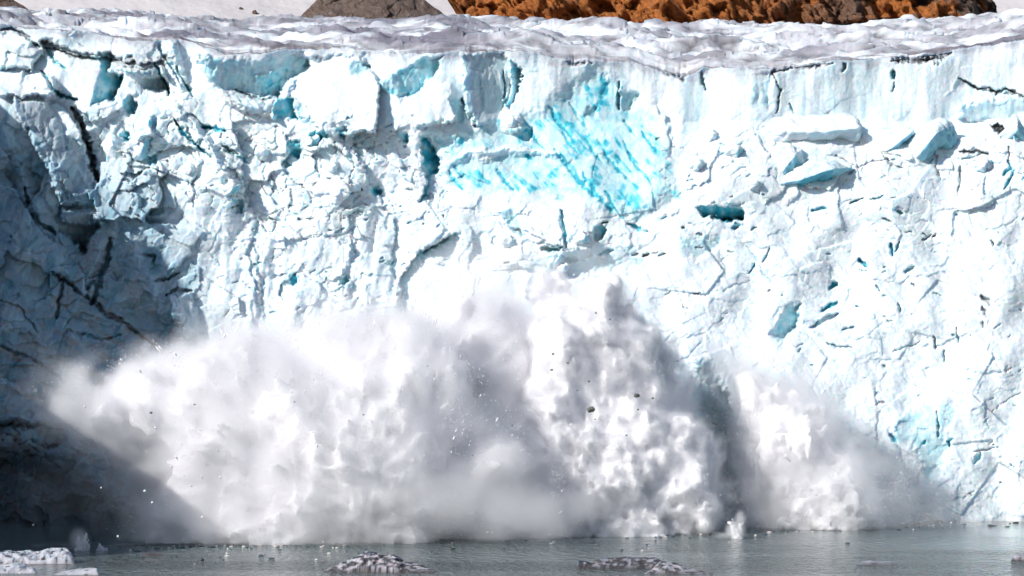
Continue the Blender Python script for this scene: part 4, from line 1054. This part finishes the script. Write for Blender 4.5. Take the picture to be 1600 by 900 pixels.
for k, (u, v, r, Y, lab) in enumerate(((55, 610, 3.5, 380, 'lone bright white piece flying before the shaded cliff at the left'), (226, 767, 2.0, 335, None), (238, 785, 1.8, 335, None), (184, 838, 1.8, 332, None), (158, 762, 1.5, 332, None), (316, 808, 1.8, 338, None), (52, 820, 1.6, 332, None), (288, 742, 1.5, 336, None))):
    lump('ice_chunk', lab or 'tiny white piece of ice flying in the shaded spray', 'ice chunk', u, v, Y, r * Y / F, (.85, .87, .9), 540 + k, (1, 1, 1), 'white pieces flying in the shaded spray' if lab is None else None, sub=2)

# ------------------------------------------------------------------ where the spray meets the water
def wave(name, label, line, h, wdt, seed, colm):
    pts = []
    us = np.linspace(line[0][0], line[-1][0], 700); vs = np.interp(us, [p[0] for p in line], [p[1] for p in line])
    vs = smooth1(vs, 25) + .35 * fbm(us / 30, us * 0, 3, seed)
    m = 9; Pw = np.zeros((m, len(us), 3))
    hh = h * (.75 + .6 * np.clip(fbm(us / 16, us * 0 + 2, 4, seed + 1), -1, 1)) * sstep(0, .03, (us - us[0]) / (us[-1] - us[0])) * sstep(1, .97, (us - us[0]) / (us[-1] - us[0]))
    for r in range(m):
        a = r / (m - 1)
        y = y_of(vs) + wdt * (a - .2); Pw[r, :, 0] = PX(us, y_of(vs)); Pw[r, :, 1] = y + .3 * fbm(us / 8, us * 0 + r * .3, 2, seed + 3)
        Pw[r, :, 2] = -.04 + hh * math.sin(math.pi * a ** .7)
    return link(name, mesh_from_grid(name, Pw, None, [colm]), kind='structure', label=label)
wm = NT('dark_surge'); wm.b.inputs['Base Color'].default_value = (.07, .085, .08, 1); wm.b.inputs['Roughness'].default_value = .35
wm.ln(wm.bump(wm.noise(2.0, 4), .4), wm.b.inputs['Normal'])
wave('surge_wave', 'low dark line of surging water under the thin spray at the right', [(1140, 812), (1180, 817), (1240, 821), (1330, 822), (1430, 819), (1475, 815), (1640, 813)], .42, 1.6, 601, wm.m)
wave('surge_wave', 'low dark line of surging water along the foot of the big spray', [(160, 853), (260, 852), (420, 848), (560, 845), (640, 841), (730, 836), (830, 832), (960, 832), (1120, 831)], .32, 1.4, 602, wm.m)
# brash thrown on the water along the line
bm = bmesh.new(); cl = bm.loops.layers.float_color.new('tint'); rg = random.Random(9)
fl_ = [(160, 855), (260, 854), (420, 851), (560, 847), (640, 843), (730, 838), (830, 834), (960, 834), (1120, 833), (1300, 826), (1460, 820), (1600, 817)]
for k in range(420):
    u = rg.uniform(170, 1600) if rg.random() < .5 else rg.uniform(270, 1120)
    v = float(np.interp(u, [p[0] for p in fl_], [p[1] for p in fl_])) + abs(rg.gauss(0, 3.0)); Y = y_of(v)
    if rg.random() < .1: v += rg.uniform(5, 25); Y = y_of(v)
    r = rg.uniform(.05, .17) * (1.8 if rg.random() < .12 else 1)
    q = bmesh.ops.create_icosphere(bm, subdivisions=1, radius=1)['verts']
    c = rg.choice([(.05, .05, .045)] * 3 + [(.75, .78, .8)]); sx = rg.uniform(1, 3.2); o = Vector((PX(u, Y), Y, r * .2))
    for p in q: p.co = Vector((p.co.x * r * sx * rg.uniform(.8, 1.2), p.co.y * r * rg.uniform(.8, 1.5), p.co.z * r * rg.uniform(.6, 1.1))) + o
    for f in {f for p in q for f in p.link_faces}:
        for l in f.loops: l[cl] = c + (1,)
me = bpy.data.meshes.new('brash_ice'); bm.to_mesh(me); bm.free(); me.materials.append(M_FLOE)
link('brash_ice', me, kind='stuff', label='tiny dark and white bits of brash ice strewn along the foot of the spray')

def splash(label, u, v, Y, w, h, seed):
    """one ragged burst of water: merged leaning jets, torn by noise, with a few drops that stay attached by thin necks."""
    rg = random.Random(seed); g_ = .11
    nx, ny, nz = int(w * 1.5 / g_), int(w * 1.0 / g_), int(h * 1.25 / g_)
    ax = (np.arange(nx) - nx / 2) * g_; ay = (np.arange(ny) - ny / 2) * g_; az = np.arange(nz) * g_ - .3
    A, B, Cz = np.meshgrid(ax, ay, az, indexing='ij')
    nz_ = .30 * fbm(A / .5 + Cz * .6, Cz / .75 + B * .9, 3, seed) + .22 * fbm(A / .2 + B * 2, Cz / .3 - B, 2, seed + 4)
    f = np.full(A.shape, 9.0)
    for k in range(12):
        a = rg.gauss(0, .27); b = rg.gauss(0, .18); L_ = h * (rg.uniform(.3, .75) if k else .85); x0 = rg.gauss(0, w * .13); y0 = rg.gauss(0, w * .1); r0 = w * rg.uniform(.13, .2)
        t = np.clip(Cz / L_, -.2, 1)
        d = np.sqrt((A - x0 - a * Cz) ** 2 + (B - y0 - b * Cz) ** 2 + np.maximum(Cz - L_, 0) ** 2) - r0 * (1.06 - t)
        f = np.minimum(f, d)
    f = f + nz_
    f[0] = f[-1] = 1; f[:, 0] = f[:, -1] = 1; f[:, :, 0] = f[:, :, -1] = 1
    v_, q_ = surface_nets(f, np.array([ax[0], ay[0], az[0]]), g_)
    o = link('water_splash', mesh_from_quads('water_splash', v_, q_, M_SPRAY), None, label, 'splash'); o.location = (PX(u, Y), Y, 0)
splash('small white splash shooting up alone before the dark gap in the spray', 1153, 841, y_of(841), 3.4, 3.5, 61)
splash('small bluish splash in the shade left of the dark spray', 128, 860, y_of(860), 2.6, 2.6, 62)

for k, (u, v, r, lab) in enumerate(((377, 18, 5.5, 'dark rock standing in the snowfield, left one of a pair'), (398, 21, 5, 'dark rock lying in the snowfield, right one of a pair'), (238, 16, 3.4, 'small dark rock alone in the snowfield at the upper left'))):
    Yr = (208.8 + 25) / (.42 - (VH - v) / F)
    lump('boulder', lab, 'rock', u, v, Yr - 1, r * Yr / F, (.12, .08, .06), 800 + k, (.8, .8, 1.1), mat=M_BROWN)
